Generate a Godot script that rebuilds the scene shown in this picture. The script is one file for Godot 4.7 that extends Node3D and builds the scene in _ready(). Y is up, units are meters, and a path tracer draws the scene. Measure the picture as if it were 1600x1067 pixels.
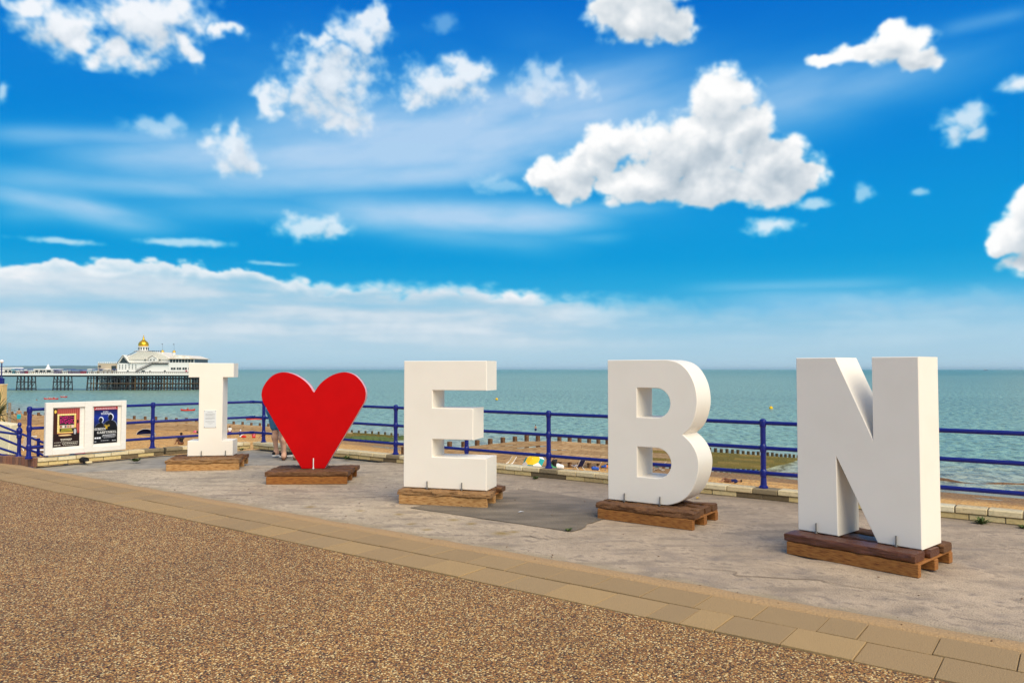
extends Node3D
# Seafront promenade with large white letters and a red heart on pallets, a blue railing, a shingle beach with groynes, the sea and a pier.
# Metres, y up; the viewer stands at the origin and looks along -z. Distances away from the viewer are called depth (depth = -z).

const EXPOSURE := 2.85
const SKY_ENERGY := 0.352
const SUN_FROM := Vector3(0.52, 0.94, 0.82)      # high on the right, behind thin cloud
const SEA_Y := -11.4
const CORNER := Vector2(-5.26, 15.58)            # where the two low walls meet (x, depth)
const WU := Vector2(0.807, -0.591)               # along the right-hand wall
const WN := Vector2(0.591, 0.807)                # from the wall towards the sea
const SP := Vector2(0.0, 5.66)                   # a point on the edge between pebble surface and slabs
const SU := Vector2(0.803, -0.596)
const SN := Vector2(0.596, 0.803)
const LEFT_A := Vector2(-7.81, 12.70)
const LEFT_M := Vector2(-6.50, 14.42)

const CLOUDS := [
	[1.00, [[15.5, 19.1, 3.0, 2.44], [14.6, 16.4, 4.5, 3.03], [16.9, 16.9, 2.7, 2.56], [12.3, 15.3, 4.1, 3.09], [18.8, 14.4, 3.7, 2.37], [20.7, 13.3, 2.4, 1.63], [15.0, 13.1, 7.6, 1.69], [10.0, 13.6, 5.1, 1.90], [4.3, 13.7, 2.6, 1.55], [2.6, 14.4, 1.9, 1.36], [7.7, 16.6, 2.8, 1.60], [19.2, 12.8, 3.4, 1.31], [6.0, 15.1, 2.9, 1.80]]],
	[1.00, [[9.6, 24.6, 4.3, 1.77], [7.7, 25.0, 2.9, 1.44], [11.9, 24.0, 2.4, 1.45], [9.6, 26.5, 5.2, 1.56]]],
	[0.95, [[26.9, 20.8, 3.0, 1.45], [28.4, 19.9, 1.8, 0.99], [24.9, 20.7, 2.4, 0.86], [22.5, 20.6, 1.9, 0.48], [26.9, 21.7, 1.5, 0.83]]],
	[0.70, [[30.7, 15.8, 1.3, 0.77], [30.2, 14.8, 0.6, 0.71], [31.6, 14.9, 0.8, 0.54]]],
	[0.80, [[33.7, 17.5, 1.0, 0.52]]],
	[1.00, [[33.5, 8.2, 1.6, 1.57], [34.5, 9.7, 1.6, 2.32], [32.5, 7.7, 1.0, 0.88], [35.1, 6.9, 2.9, 1.16]]],
	[0.75, [[18.8, 10.1, 1.6, 0.58]]],
	[0.60, [[21.6, 11.4, 1.0, 0.39]]],
	[0.50, [[24.6, 11.9, 0.6, 0.72]]],
	[0.50, [[28.1, 11.6, 0.6, 0.29]]],
	[0.85, [[-31.0, 21.3, 2.0, 1.46], [-32.6, 22.0, 1.6, 0.64], [-29.9, 20.9, 1.1, 0.82]]],
	[0.85, [[-26.0, 22.4, 3.7, 1.96], [-27.3, 20.1, 2.0, 0.84], [-25.0, 23.1, 3.6, 1.51], [-22.9, 21.5, 1.1, 0.70], [-21.1, 22.7, 0.8, 0.55], [-27.7, 22.3, 1.5, 1.49]]],
	[0.80, [[-13.5, 20.3, 3.4, 2.59], [-11.5, 23.2, 2.1, 1.63], [-15.6, 19.1, 2.2, 1.35], [-17.6, 18.7, 1.0, 0.92], [-12.8, 17.8, 2.1, 0.95], [-10.3, 24.3, 0.8, 1.61], [-14.2, 23.0, 1.0, 0.65]]],
	[0.80, [[-5.1, 20.6, 3.0, 1.45], [-7.2, 19.7, 2.1, 0.77], [-3.9, 21.3, 1.9, 1.02]]],
	[0.55, [[2.0, 20.6, 1.6, 1.46], [5.5, 20.5, 0.8, 0.86], [3.4, 21.3, 1.1, 0.60]]],
	[0.75, [[-20.2, 15.1, 1.4, 1.62], [-20.5, 16.3, 0.8, 0.84], [-19.2, 14.3, 1.1, 0.86]]],
	[0.50, [[-25.3, 16.1, 1.7, 0.53], [-24.1, 16.5, 0.9, 0.49]]],
	[0.70, [[-14.8, 10.3, 2.6, 0.90], [-13.7, 10.0, 1.8, 0.64]]],
	[0.35, [[-1.0, 13.5, 2.1, 0.46], [-1.7, 13.8, 1.0, 0.55]]],
	[0.60, [[-34.0, 17.0, 0.3, 0.59]]],
	[0.30, [[-28.8, 19.1, 0.7, 0.15]]],
	[0.30, [[-5.3, 24.5, 1.2, 0.57]]],
	[0.60, [[-30.6, 8.2, 2.2, 0.20]]],
	[0.60, [[-23.3, 8.7, 2.8, 0.26]]],
	[0.50, [[-17.6, 7.5, 1.7, 0.14]]],
]
const VEILS := [[-6.0, 17.2, 16.0, 2.5, 0.17, 0.72], [2.0, 15.4, 13.0, 2.0, 0.10, 0.55], [-3.0, 11.2, 10.0, 1.15, -0.02, 0.78], [-20.0, 14.6, 10.0, 1.5, 0.08, 0.55], [-30.0, 10.6, 6.0, 0.8, -0.12, 0.6], [22.0, 19.0, 11.0, 2.0, 0.10, 0.32], [-24.0, 12.2, 11.0, 0.7, 0.02, 0.35], [-16.0, 21.0, 14.0, 3.0, 0.05, 0.16]]
const STREAKS := [
	[-28.3, 13.8, -8.6, 15.9, 1.43, 0.50],
	[-17.7, 16.2, 9.6, 20.8, 2.63, 0.50],
	[-11.4, 15.7, 14.2, 18.6, 2.29, 0.55],
	[-21.5, 12.8, 0.0, 14.8, 0.95, 0.55],
	[-34.0, 14.4, -22.8, 15.7, 0.67, 0.40],
	[-33.9, 11.9, -21.5, 12.3, 0.76, 0.30],
	[-33.9, 10.7, -25.2, 9.6, 0.86, 0.55],
	[-13.2, 11.4, 4.8, 11.0, 1.43, 0.60],
	[-9.5, 10.2, 3.8, 9.1, 1.05, 0.35],
	[-24.4, 10.9, -8.6, 11.3, 0.76, 0.35],
	[3.9, 17.1, 22.9, 18.4, 2.63, 0.35],
	[14.2, 18.0, 30.6, 18.7, 1.43, 0.25],
	[29.9, 21.3, 34.1, 21.3, 0.48, 0.25],
	[0.0, 11.7, 11.9, 11.9, 0.67, 0.30],
	[0.0, 23.6, 14.2, 21.7, 1.91, 0.10],
	[16.3, 4.9, 33.8, 4.2, 1.15, 0.35],
	[14.1, 5.9, 26.6, 5.8, 0.48, 0.30],
	[0.0, 9.4, 7.6, 9.7, 0.57, 0.30],
	[-33.9, 9.8, -28.6, 10.3, 0.95, 0.25],
]
const BANK := [[-33.8, 6.94], [-29.7, 7.25], [-25.1, 7.47], [-21.1, 7.34], [-16.8, 6.98], [-13.2, 6.36], [-8.6, 6.55], [-4.8, 6.89], [0.0, 6.25], [4.8, 5.75], [9.5, 5.74], [13.2, 5.34], [18.5, 4.93], [24.7, 5.29], [33.8, 5.44]]

var rng := RandomNumberGenerator.new()
var taken := {}
var mats := {}
var shared := {}


func _ready() -> void:
	rng.seed = 20240711
	camera_sky_sun()
	make_materials()
	ground_and_sea()
	walls_and_railing()
	pier()
	letters()
	groynes()
	people_by_the_rail()
	notice_board()
	left_corner()
	beach_life()
	small_things()


# ------------------------------------------------------------------ camera, sky, sun
func camera_sky_sun() -> void:
	var cam := Camera3D.new()
	cam.name = "camera"
	cam.fov = 47.94
	cam.near = 0.1
	cam.far = 400000.0
	cam.position = Vector3(0, 1.6, 0)
	cam.rotation_degrees.x = 2.076
	add_child(cam)
	var env := Environment.new()
	env.background_mode = Environment.BG_SKY
	env.tonemap_mode = Environment.TONE_MAPPER_LINEAR
	env.tonemap_exposure = EXPOSURE
	env.sdfgi_enabled = true
	env.ssao_enabled = true
	env.ssil_enabled = true
	env.fog_enabled = true
	env.fog_density = 0.00002
	env.fog_light_color = Color(0.76, 0.90, 0.97)
	var pan := PanoramaSkyMaterial.new()
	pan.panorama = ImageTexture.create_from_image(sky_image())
	env.background_energy_multiplier = SKY_ENERGY
	var sky := Sky.new()
	sky.sky_material = pan
	env.sky = sky
	var we := WorldEnvironment.new()
	we.name = "world"
	we.environment = env
	add_child(we)
	var sun := DirectionalLight3D.new()
	sun.name = "sun"
	sun.light_energy = 0.5
	sun.light_color = Color(1.0, 0.95, 0.84)
	sun.light_angular_distance = 60.0
	sun.shadow_enabled = true
	sun.look_at_from_position(SUN_FROM * 100.0, Vector3.ZERO)
	add_child(sun)


var n_fine := FastNoiseLite.new()
var n_warp := FastNoiseLite.new()
var n_wisp := FastNoiseLite.new()
var n_bank := FastNoiseLite.new()
var n_puff := FastNoiseLite.new()
var clouds := []      # [azimuth min, max, elevation min, max, opacity, ellipses]

const SKY_STOPS := [0.0, 2.0, 4.0, 6.0, 8.0, 11.0, 15.0, 20.0, 26.0, 50.0, 90.0]
const SKY_RGB := [[182, 210, 226], [160, 205, 229], [100, 185, 226], [40, 168, 222], [12, 156, 219], [10, 149, 219], [8, 137, 217], [8, 124, 213], [8, 110, 206], [14, 82, 172], [16, 66, 146]]


func sky_base(el: float) -> Color:
	var i := 0
	while i < SKY_STOPS.size() - 2 and el > SKY_STOPS[i + 1]:
		i += 1
	var t: float = clampf((el - SKY_STOPS[i]) / (SKY_STOPS[i + 1] - SKY_STOPS[i]), 0.0, 1.0)
	var a: Array = SKY_RGB[i]
	var b: Array = SKY_RGB[i + 1]
	return Color(lerpf(a[0], b[0], t) / 255.0, lerpf(a[1], b[1], t) / 255.0, lerpf(a[2], b[2], t) / 255.0)


func bank_top(az: float) -> float:
	var n := BANK.size()
	if az > BANK[0][0] and az < BANK[n - 1][0]:
		for i in n - 1:
			if az <= BANK[i + 1][0]:
				return lerpf(BANK[i][1], BANK[i + 1][1], (az - BANK[i][0]) / (BANK[i + 1][0] - BANK[i][0]))
	var edge: float = BANK[0][1] if az < 0.0 else BANK[n - 1][1]
	return lerpf(edge, 6.2 + n_bank.get_noise_1d(absf(absf(az) - 180.0) * signf(az) * 2.0) * 1.5, smoothstep(33.8, 55.0, absf(az)))


func field(c: Array, az: float, el: float) -> float:
	var f := -9.0
	for e in c:
		var dx: float = (az - e[0]) / e[2]
		var dy: float = (el - e[1]) / e[3]
		f = maxf(f, 1.0 - sqrt(dx * dx + dy * dy))
	return f


func sky_colour(az: float, el: float) -> Color:
	var c := sky_base(el)
	# high thin streaks of cirrus
	var wisp := 0.0
	for s in STREAKS:
		var ax: float = s[2] - s[0]
		var ay: float = s[3] - s[1]
		var l2 := ax * ax + ay * ay
		var t: float = ((az - s[0]) * ax + (el - s[1]) * ay) / l2
		if t < -0.35 or t > 1.35:
			continue
		var d: float = absf((az - s[0]) * ay - (el - s[1]) * ax) / sqrt(l2)
		var w: float = s[4] * 0.9
		if d > w * 2.6:
			continue
		var fall: float = smoothstep(-0.3, 0.2, t) * (1.0 - smoothstep(0.8, 1.3, t))
		var slope := ay / ax
		var q: float = n_wisp.get_noise_2d(az * 1.6, (el - slope * az) * 7.0) + 0.35 * n_wisp.get_noise_2d(az * 4.5 + 70.0, (el - slope * az) * 17.0)
		wisp = maxf(wisp, s[5] * fall * exp(-d * d / (w * w)) * clampf(0.95 + 0.55 * q, 0.0, 1.4))
	var beyond := clampf(smoothstep(34.0, 50.0, absf(az)) + smoothstep(26.0, 38.0, el), 0.0, 1.0)
	if beyond > 0.0:
		wisp = maxf(wisp, 0.5 * beyond * clampf(n_wisp.get_noise_2d(az * 0.9, el * 4.0) * 1.9 + 0.05, 0.0, 0.9) * smoothstep(7.0, 12.0, el))
	for v in VEILS:                                # broad soft veils
		var vx: float = (az - v[0]) / v[2]
		var vy: float = (el - v[1] - v[4] * (az - v[0])) / v[3]
		var r2 := vx * vx + vy * vy
		if r2 < 5.0:
			var tex: float = 0.82 + 0.40 * n_wisp.get_noise_2d(az * 1.3 + 11.0, (el - v[4] * az) * 5.0) + 0.45 * n_fine.get_noise_2d(az * 2.2, (el - v[4] * az) * 8.0)
			wisp = 1.0 - (1.0 - wisp) * (1.0 - clampf(v[5] * exp(-r2) * tex, 0.0, 0.8))
	c = c.lerp(Color(0.82, 0.88, 0.965), clampf(wisp, 0.0, 0.82))
	# the far bank of cloud above the horizon: a firm heaped top on the left, thinning to haze on the right
	var top := bank_top(az)
	var heap := -n_puff.get_noise_2d(az * 7.0, el * 11.0)
	var bump := heap * 0.55 + n_warp.get_noise_2d(az * 4.0, el * 8.0) * 0.5 + n_fine.get_noise_2d(az * 7.0, el * 12.0) * 0.25
	var under := top + bump - el
	if under > -0.5:
		var aside := smoothstep(36.0, 62.0, absf(az))
		var right := lerpf(smoothstep(0.0, 14.0, az), 0.3, aside)
		var mid := lerpf(smoothstep(-19.0, -9.0, az), 0.4, aside)
		var solid: float = clampf(0.55 + 0.9 * n_warp.get_noise_2d(az * 1.3 + 20.0, 3.0), 0.0, 1.0)
		var width: float = lerpf(0.25, lerpf(1.7, 0.5, solid * (1.0 - right)), mid)
		var cover: float = smoothstep(-0.10, width, under) * lerpf(0.95, 0.42, right)
		var layers: float = n_wisp.get_noise_2d(az * 1.3 + 40.0, el * 15.0) * 0.75 + n_fine.get_noise_2d(az * 2.2, el * 9.0) * 0.45
		var bright: float = clampf(1.0 - smoothstep(0.15, 1.25, under) * 0.85 + layers * 0.62 + heap * 0.15, 0.0, 1.0)
		cover *= clampf(1.0 + layers * 0.55 * smoothstep(0.3, 1.5, under), 0.0, 1.1)
		var bc := Color(0.755, 0.845, 0.905).lerp(Color(0.99, 0.985, 0.99), bright)
		bc = bc.lerp(Color(0.73, 0.84, 0.90), smoothstep(3.2, 0.4, el))
		cover *= lerpf(0.35, 1.0, smoothstep(0.2, 2.0, el))
		c = c.lerp(bc, clampf(cover, 0.0, 1.0))
	# cumulus
	for cl in clouds:
		if az < cl[0] or az > cl[1] or el < cl[2] or el > cl[3]:
			continue
		var firm: float = smoothstep(0.90, 1.0, cl[4])
		var loose: float = cl[6]
		var wx: float = n_warp.get_noise_2d(az * 5.0, el * 5.0)
		var wy: float = n_warp.get_noise_2d(az * 5.0 + 300.0, el * 5.0)
		var pa: float = az + wx * lerpf(1.5, 0.9, firm) * loose
		var pe: float = el + wy * lerpf(1.0, 0.6, firm) * loose
		var f: float = field(cl[5], pa, pe)
		if f < -0.9:
			continue
		var puff: float = -n_puff.get_noise_2d(az * 6.0, el * 7.5)
		var fn: float = n_fine.get_noise_2d(az * lerpf(12.0, 9.0, firm), el * lerpf(15.0, 11.0, firm))
		var d0: float = f + puff * lerpf(0.14, 0.26, firm) + fn * lerpf(0.44, 0.19, firm)
		var a: float = smoothstep(lerpf(-0.26, -0.08, firm), lerpf(0.72, 0.30, firm), d0)
		a = a * minf(1.0, cl[4] * 1.08)
		if a <= 0.003:
			continue
		var up: float = field(cl[5], pa - 0.4, pe + 1.3) - n_puff.get_noise_2d(az * 6.0 - 2.0, el * 7.5 + 7.0) * 0.26
		var deep: float = smoothstep(0.05, 0.75, f)
		var high: float = clampf((el - cl[2] - 1.0) / (cl[3] - cl[2] - 2.0), 0.0, 1.0)
		var lit: float = 0.93 + 0.50 * (d0 - up) - 0.46 * deep * (1.12 - high) + 0.10 * puff + 0.34 * wx * deep * (1.0 - 0.5 * high)
		lit = clampf(lit, 0.0, 1.0)
		var cc := Color(0.60, 0.68, 0.745).lerp(Color(1.0, 1.0, 1.0), lit)
		cc = cc.lerp(Color(0.91, 0.94, 0.985), 0.45 * (1.0 - firm))
		c = c.lerp(cc, a)
	return c


func sky_image() -> Image:
	n_fine.seed = 5; n_fine.noise_type = FastNoiseLite.TYPE_SIMPLEX_SMOOTH; n_fine.frequency = 0.05; n_fine.fractal_octaves = 5; n_fine.fractal_gain = 0.55
	n_warp.seed = 11; n_warp.noise_type = FastNoiseLite.TYPE_SIMPLEX_SMOOTH; n_warp.frequency = 0.06; n_warp.fractal_octaves = 4
	n_wisp.seed = 23; n_wisp.noise_type = FastNoiseLite.TYPE_SIMPLEX_SMOOTH; n_wisp.frequency = 0.03; n_wisp.fractal_octaves = 4
	n_puff.seed = 71; n_puff.noise_type = FastNoiseLite.TYPE_SIMPLEX_SMOOTH; n_puff.frequency = 0.035; n_puff.fractal_type = FastNoiseLite.FRACTAL_RIDGED; n_puff.fractal_octaves = 4; n_puff.fractal_gain = 0.5
	n_bank.seed = 31; n_bank.frequency = 0.05
	var add := func(o: float, es: Array) -> void:
		var b := [999.0, -999.0, 999.0, -999.0]
		for e in es:
			b = [minf(b[0], e[0] - e[2] * 1.9 - 1.2), maxf(b[1], e[0] + e[2] * 1.9 + 1.2), minf(b[2], e[1] - e[3] * 1.9 - 0.9), maxf(b[3], e[1] + e[3] * 1.9 + 0.9)]
		var ry := 0.0
		for e in es:
			ry = maxf(ry, e[3])
		clouds.append([b[0], b[1], b[2], b[3], o, es, clampf(ry / 1.7, 0.12, 1.0)])
	for c in CLOUDS:
		var es: Array = c[1].duplicate(true)
		if c[0] < 0.95:
			for e in es:
				e[2] *= 1.16
				e[3] *= 1.16
		add.call(minf(1.0, c[0] * 1.08), es)
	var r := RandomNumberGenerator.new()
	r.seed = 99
	for i in 160:                                   # unseen clouds like those in view, extra ones added to whiten the fill light
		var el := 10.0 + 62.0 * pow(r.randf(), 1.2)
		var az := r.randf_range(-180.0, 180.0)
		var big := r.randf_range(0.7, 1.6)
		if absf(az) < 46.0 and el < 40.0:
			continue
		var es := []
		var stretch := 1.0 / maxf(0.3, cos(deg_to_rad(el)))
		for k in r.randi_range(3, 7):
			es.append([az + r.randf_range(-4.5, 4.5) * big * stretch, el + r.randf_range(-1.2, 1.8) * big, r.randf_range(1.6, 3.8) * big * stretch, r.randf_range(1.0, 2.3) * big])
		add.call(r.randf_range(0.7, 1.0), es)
	var lw := 720
	var low := Image.create(lw, 361, false, Image.FORMAT_RGB8)
	low.fill(Color(0.60, 0.71, 0.74))
	for j in 181:
		var el := 90.0 - j * 0.5
		for i in lw:
			var az := (i + 0.5) * 0.5
			if az > 180.0:
				az -= 360.0
			if absf(az) < 34.5 and el < 26.0:
				continue
			low.set_pixel(i, j, sky_colour(az, maxf(el, 0.0)))
	low.resize(4096, 2048, Image.INTERPOLATE_CUBIC)
	var step := 360.0 / 4096.0
	for i in range(-432, 432):
		for j in range(1024 - 330, 1026):
			var el := maxf(0.0, 90.0 - (j + 0.5) * 180.0 / 2048.0)
			low.set_pixel((i + 4096) % 4096, j, sky_colour((i + 0.5) * step, el))
	return low


# ------------------------------------------------------------------ naming and building
func numbered(called: String) -> String:
	if not taken.has(called):
		taken[called] = 0
		return called
	taken[called] += 1
	return "%s_%03d" % [called, taken[called]]


func tag(o: Node3D, label := "", category := "", group := "", kind := "") -> Node3D:
	if label:
		o.set_meta("label", label)
	if category:
		o.set_meta("category", category)
	if group:
		o.set_meta("group", group)
	if kind:
		o.set_meta("kind", kind)
	return o


func thing(called: String, label: String, category: String, at := Vector3.ZERO, turn := 0.0, group := "") -> Node3D:
	var o := Node3D.new()
	o.name = numbered(called)
	add_child(o)
	o.position = at
	o.rotation.y = turn
	tag(o, label, category, group)
	return o


func part(called: String, mesh: Mesh, m: Material, parent: Node3D, at := Transform3D()) -> MeshInstance3D:
	var o := MeshInstance3D.new()
	o.name = called
	o.mesh = mesh
	o.material_override = m
	o.transform = at
	parent.add_child(o, true)
	return o


func whole(called: String, mesh: Mesh, m: Material, label: String, category: String, group := "", kind := "") -> MeshInstance3D:
	var o := MeshInstance3D.new()
	o.name = numbered(called)
	o.mesh = mesh
	o.material_override = m
	add_child(o)
	tag(o, label, category, group, kind)
	return o


func p3(v: Vector2, y: float) -> Vector3:
	return Vector3(v.x, y, -v.y)


func wall_at(t: float, d: float, y := 0.0) -> Vector3:
	return p3(CORNER + WU * t + WN * d, y)


func strip_at(t: float, w: float, y := 0.0) -> Vector3:
	return p3(SP + SU * t + SN * w, y)


func at(pos: Vector3, turn := 0.0) -> Transform3D:
	return Transform3D(Basis(Vector3.UP, turn), pos)


# Collects faces; vertices are given counter-clockwise as seen from outside.
class Shape:
	var v := PackedVector3Array()
	var n := PackedVector3Array()
	var c := PackedColorArray()
	var uv := PackedVector2Array()
	var ix := PackedInt32Array()
	var tint := Color.WHITE
	var plain_grid := false

	func put(p: Vector3, m: Vector3, q := Vector2.ZERO) -> int:
		v.append(p)
		n.append(m)
		c.append(tint)
		uv.append(q)
		return v.size() - 1

	func tri(a: Vector3, b: Vector3, d: Vector3) -> void:
		var m := (b - a).cross(d - a).normalized()
		var i := put(a, m)
		put(d, m)
		put(b, m)
		ix.append_array([i, i + 1, i + 2])

	func quad(a: Vector3, b: Vector3, d: Vector3, e: Vector3, uvs := false) -> void:
		var m := (b - a).cross(d - a)
		if m.length_squared() < 1e-14:
			m = (d - a).cross(e - a)
		m = m.normalized()
		var i := put(a, m, Vector2(0, 1) if uvs else Vector2.ZERO)
		put(b, m, Vector2(1, 1) if uvs else Vector2.ZERO)
		put(d, m, Vector2(1, 0) if uvs else Vector2.ZERO)
		put(e, m, Vector2(0, 0))
		ix.append_array([i, i + 2, i + 1, i, i + 3, i + 2])

	func box(centre: Vector3, size: Vector3, bevel := 0.0, b := Basis()) -> void:
		var h := size * 0.5
		var k := minf(bevel, minf(h.x, minf(h.y, h.z)) * 0.9)
		for axis in 3:
			for s in [-1.0, 1.0]:
				var u := (axis + 1) % 3
				var w := (axis + 2) % 3
				var o := []
				for q in [[-1.0, -1.0], [1.0, -1.0], [1.0, 1.0], [-1.0, 1.0]]:
					var p := Vector3.ZERO
					p[axis] = s * h[axis]
					p[u] = q[0] * (h[u] - k)
					p[w] = q[1] * (h[w] - k)
					o.append(centre + b * p)
				if s > 0:
					quad(o[0], o[1], o[2], o[3])
				else:
					quad(o[3], o[2], o[1], o[0])
		if k <= 0.0:
			return
		for axis in 3:                       # bevels along each axis
			var u := (axis + 1) % 3
			var w := (axis + 2) % 3
			for su in [-1.0, 1.0]:
				for sw in [-1.0, 1.0]:
					var o := []
					for q in [[-1.0, 0], [1.0, 0], [1.0, 1], [-1.0, 1]]:
						var p := Vector3.ZERO
						p[axis] = q[0] * (h[axis] - k)
						p[u] = su * (h[u] if q[1] == 0 else h[u] - k)
						p[w] = sw * (h[w] - k if q[1] == 0 else h[w])
						o.append(centre + b * p)
					if su * sw > 0:
						quad(o[3], o[2], o[1], o[0])
					else:
						quad(o[0], o[1], o[2], o[3])
		for sx in [-1.0, 1.0]:
			for sy in [-1.0, 1.0]:
				for sz in [-1.0, 1.0]:
					var a := centre + b * Vector3(sx * h.x, sy * (h.y - k), sz * (h.z - k))
					var d := centre + b * Vector3(sx * (h.x - k), sy * h.y, sz * (h.z - k))
					var e := centre + b * Vector3(sx * (h.x - k), sy * (h.y - k), sz * h.z)
					if sx * sy * sz > 0:
						tri(a, d, e)
					else:
						tri(a, e, d)

	func tube(a: Vector3, b: Vector3, ra: float, rb: float, seg := 10, caps := true) -> void:
		var z := (b - a).normalized()
		var x := z.cross(Vector3.UP if absf(z.y) < 0.9 else Vector3.RIGHT).normalized()
		var y := z.cross(x)
		var i0 := v.size()
		for k in seg + 1:
			var an := TAU * k / seg
			var r := x * cos(an) + y * sin(an)
			put(a + r * ra, r)
			put(b + r * rb, r)
		for k in seg:
			var i := i0 + k * 2
			ix.append_array([i, i + 1, i + 2, i + 2, i + 1, i + 3])
		if caps:
			for e in [[a, ra, -z], [b, rb, z]]:
				if e[1] > 0.0:
					var j := put(e[0], e[2])
					for k in seg + 1:
						var an := TAU * k / seg
						put(e[0] + (x * cos(an) + y * sin(an)) * e[1], e[2])
					for k in seg:
						ix.append_array([j, j + 1 + k, j + 2 + k])

	func bent(points: Array, r: float, seg := 8) -> void:      # a tube along points
		for k in points.size() - 1:
			tube(points[k], points[k + 1], r, r, seg, true)

	func lathe(profile: Array, seg := 16, o := Vector3.ZERO, b := Basis()) -> void:    # [radius, height] from below upwards
		for k in profile.size() - 1:
			var p0: Array = profile[k]
			var p1: Array = profile[k + 1]
			var slope := Vector2(p1[1] - p0[1], p0[0] - p1[0])
			if slope.length() < 1e-9:
				continue
			slope = slope.normalized()
			var i0 := v.size()
			for s in seg + 1:
				var an := TAU * s / seg
				var r := Vector3(cos(an), 0, sin(an))
				var m := b * (r * slope.x + Vector3.UP * slope.y)
				put(o + b * (r * p0[0] + Vector3.UP * p0[1]), m)
				put(o + b * (r * p1[0] + Vector3.UP * p1[1]), m)
			for s in seg:
				var i := i0 + s * 2
				ix.append_array([i, i + 2, i + 1, i + 2, i + 3, i + 1])

	func ball(o: Vector3, r: Vector3, seg := 12, rings := 7, b := Basis()) -> void:
		var i0 := v.size()
		for j in rings + 1:
			var th := PI * j / rings
			for s in seg + 1:
				var an := TAU * s / seg
				var d := Vector3(sin(th) * cos(an), cos(th), sin(th) * sin(an))
				put(o + b * (d * r), (b * (d / r)).normalized())
		for j in rings:
			for s in seg:
				var i := i0 + j * (seg + 1) + s
				ix.append_array([i, i + 1, i + seg + 1, i + 1, i + seg + 2, i + seg + 1])

	# a plate with outline loops (first outer, counter-clockwise; then holes, clockwise) in local x, y, between z = front and z = -depth, edges eased by e
	func plate(loops: Array, depth: float, e: float, smooth_sides := true) -> void:
		var inset := []
		for lp in loops:
			var q := PackedVector2Array()
			var cnt: int = lp.size()
			for i in cnt:
				var a: Vector2 = lp[(i + cnt - 1) % cnt]
				var b: Vector2 = lp[i]
				var d: Vector2 = lp[(i + 1) % cnt]
				var n1 := (b - a).normalized().orthogonal() * -1.0
				var n2 := (d - b).normalized().orthogonal() * -1.0
				var m := (n1 + n2).normalized()
				q.append(b + m * minf(e / maxf(0.25, m.dot(n1)), e * 3.0))
			inset.append(q)
		var flat := bridged(inset)
		var t := Geometry2D.triangulate_polygon(flat)
		for side in [1, -1]:
			var z := 0.0 if side == 1 else -depth
			var i0 := v.size()
			for p in flat:
				put(Vector3(p.x, p.y, z), Vector3(0, 0, side))
			for k in range(0, t.size(), 3):
				var a := flat[t[k]]
				var ccw := (flat[t[k + 1]] - a).cross(flat[t[k + 2]] - a) > 0
				if ccw == (side == 1):
					ix.append_array([i0 + t[k], i0 + t[k + 2], i0 + t[k + 1]])
				else:
					ix.append_array([i0 + t[k], i0 + t[k + 1], i0 + t[k + 2]])
		sides(loops, inset, depth, e, smooth_sides)

	func sides(loops: Array, inset: Array, depth: float, e: float, smooth_sides: bool) -> void:
		for w in loops.size():
			var lp = loops[w]
			var ins = inset[w]
			var cnt: int = lp.size()
			var nor := []
			for i in cnt:
				var dd: Vector2 = (lp[(i + 1) % cnt] - lp[i]).normalized()
				nor.append(Vector3(dd.y, -dd.x, 0))
			for i in cnt:
				var j := (i + 1) % cnt
				var na: Vector3 = nor[i]
				var nb: Vector3 = nor[i]
				if smooth_sides:
					var pr: Vector3 = nor[(i + cnt - 1) % cnt]
					var nx: Vector3 = nor[j]
					if pr.dot(na) > 0.85:
						na = (pr + na).normalized()
					if nx.dot(nb) > 0.85:
						nb = (nx + nb).normalized()
				var rows := [[ins[i], ins[j], 0.0], [lp[i], lp[j], -e], [lp[i], lp[j], -depth + e], [ins[i], ins[j], -depth]]
				for k in 3:
					var r0: Array = rows[k]
					var r1: Array = rows[k + 1]
					var tilt := Vector3(0, 0, 1.0 if k == 0 else (-1.0 if k == 2 else 0.0))
					var i0 := v.size()
					put(Vector3(r0[0].x, r0[0].y, r0[2]), (na + tilt).normalized())
					put(Vector3(r0[1].x, r0[1].y, r0[2]), (nb + tilt).normalized())
					put(Vector3(r1[1].x, r1[1].y, r1[2]), (nb + tilt).normalized())
					put(Vector3(r1[0].x, r1[0].y, r1[2]), (na + tilt).normalized())
					ix.append_array([i0, i0 + 1, i0 + 2, i0, i0 + 2, i0 + 3])

	func bridged(loops: Array) -> PackedVector2Array:
		var out := PackedVector2Array(loops[0])
		for w in range(1, loops.size()):
			var hole: PackedVector2Array = loops[w]
			var best := [1e9, 0, 0]
			for i in out.size():
				for j in hole.size():
					var d := out[i].distance_squared_to(hole[j])
					if d < best[0]:
						best = [d, i, j]
			var q := PackedVector2Array()
			for i in out.size():
				q.append(out[i])
				if i == best[1]:
					for k in hole.size() + 1:
						q.append(hole[(best[2] + k) % hole.size()])
					q.append(out[i])
			out = q
		return out

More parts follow.
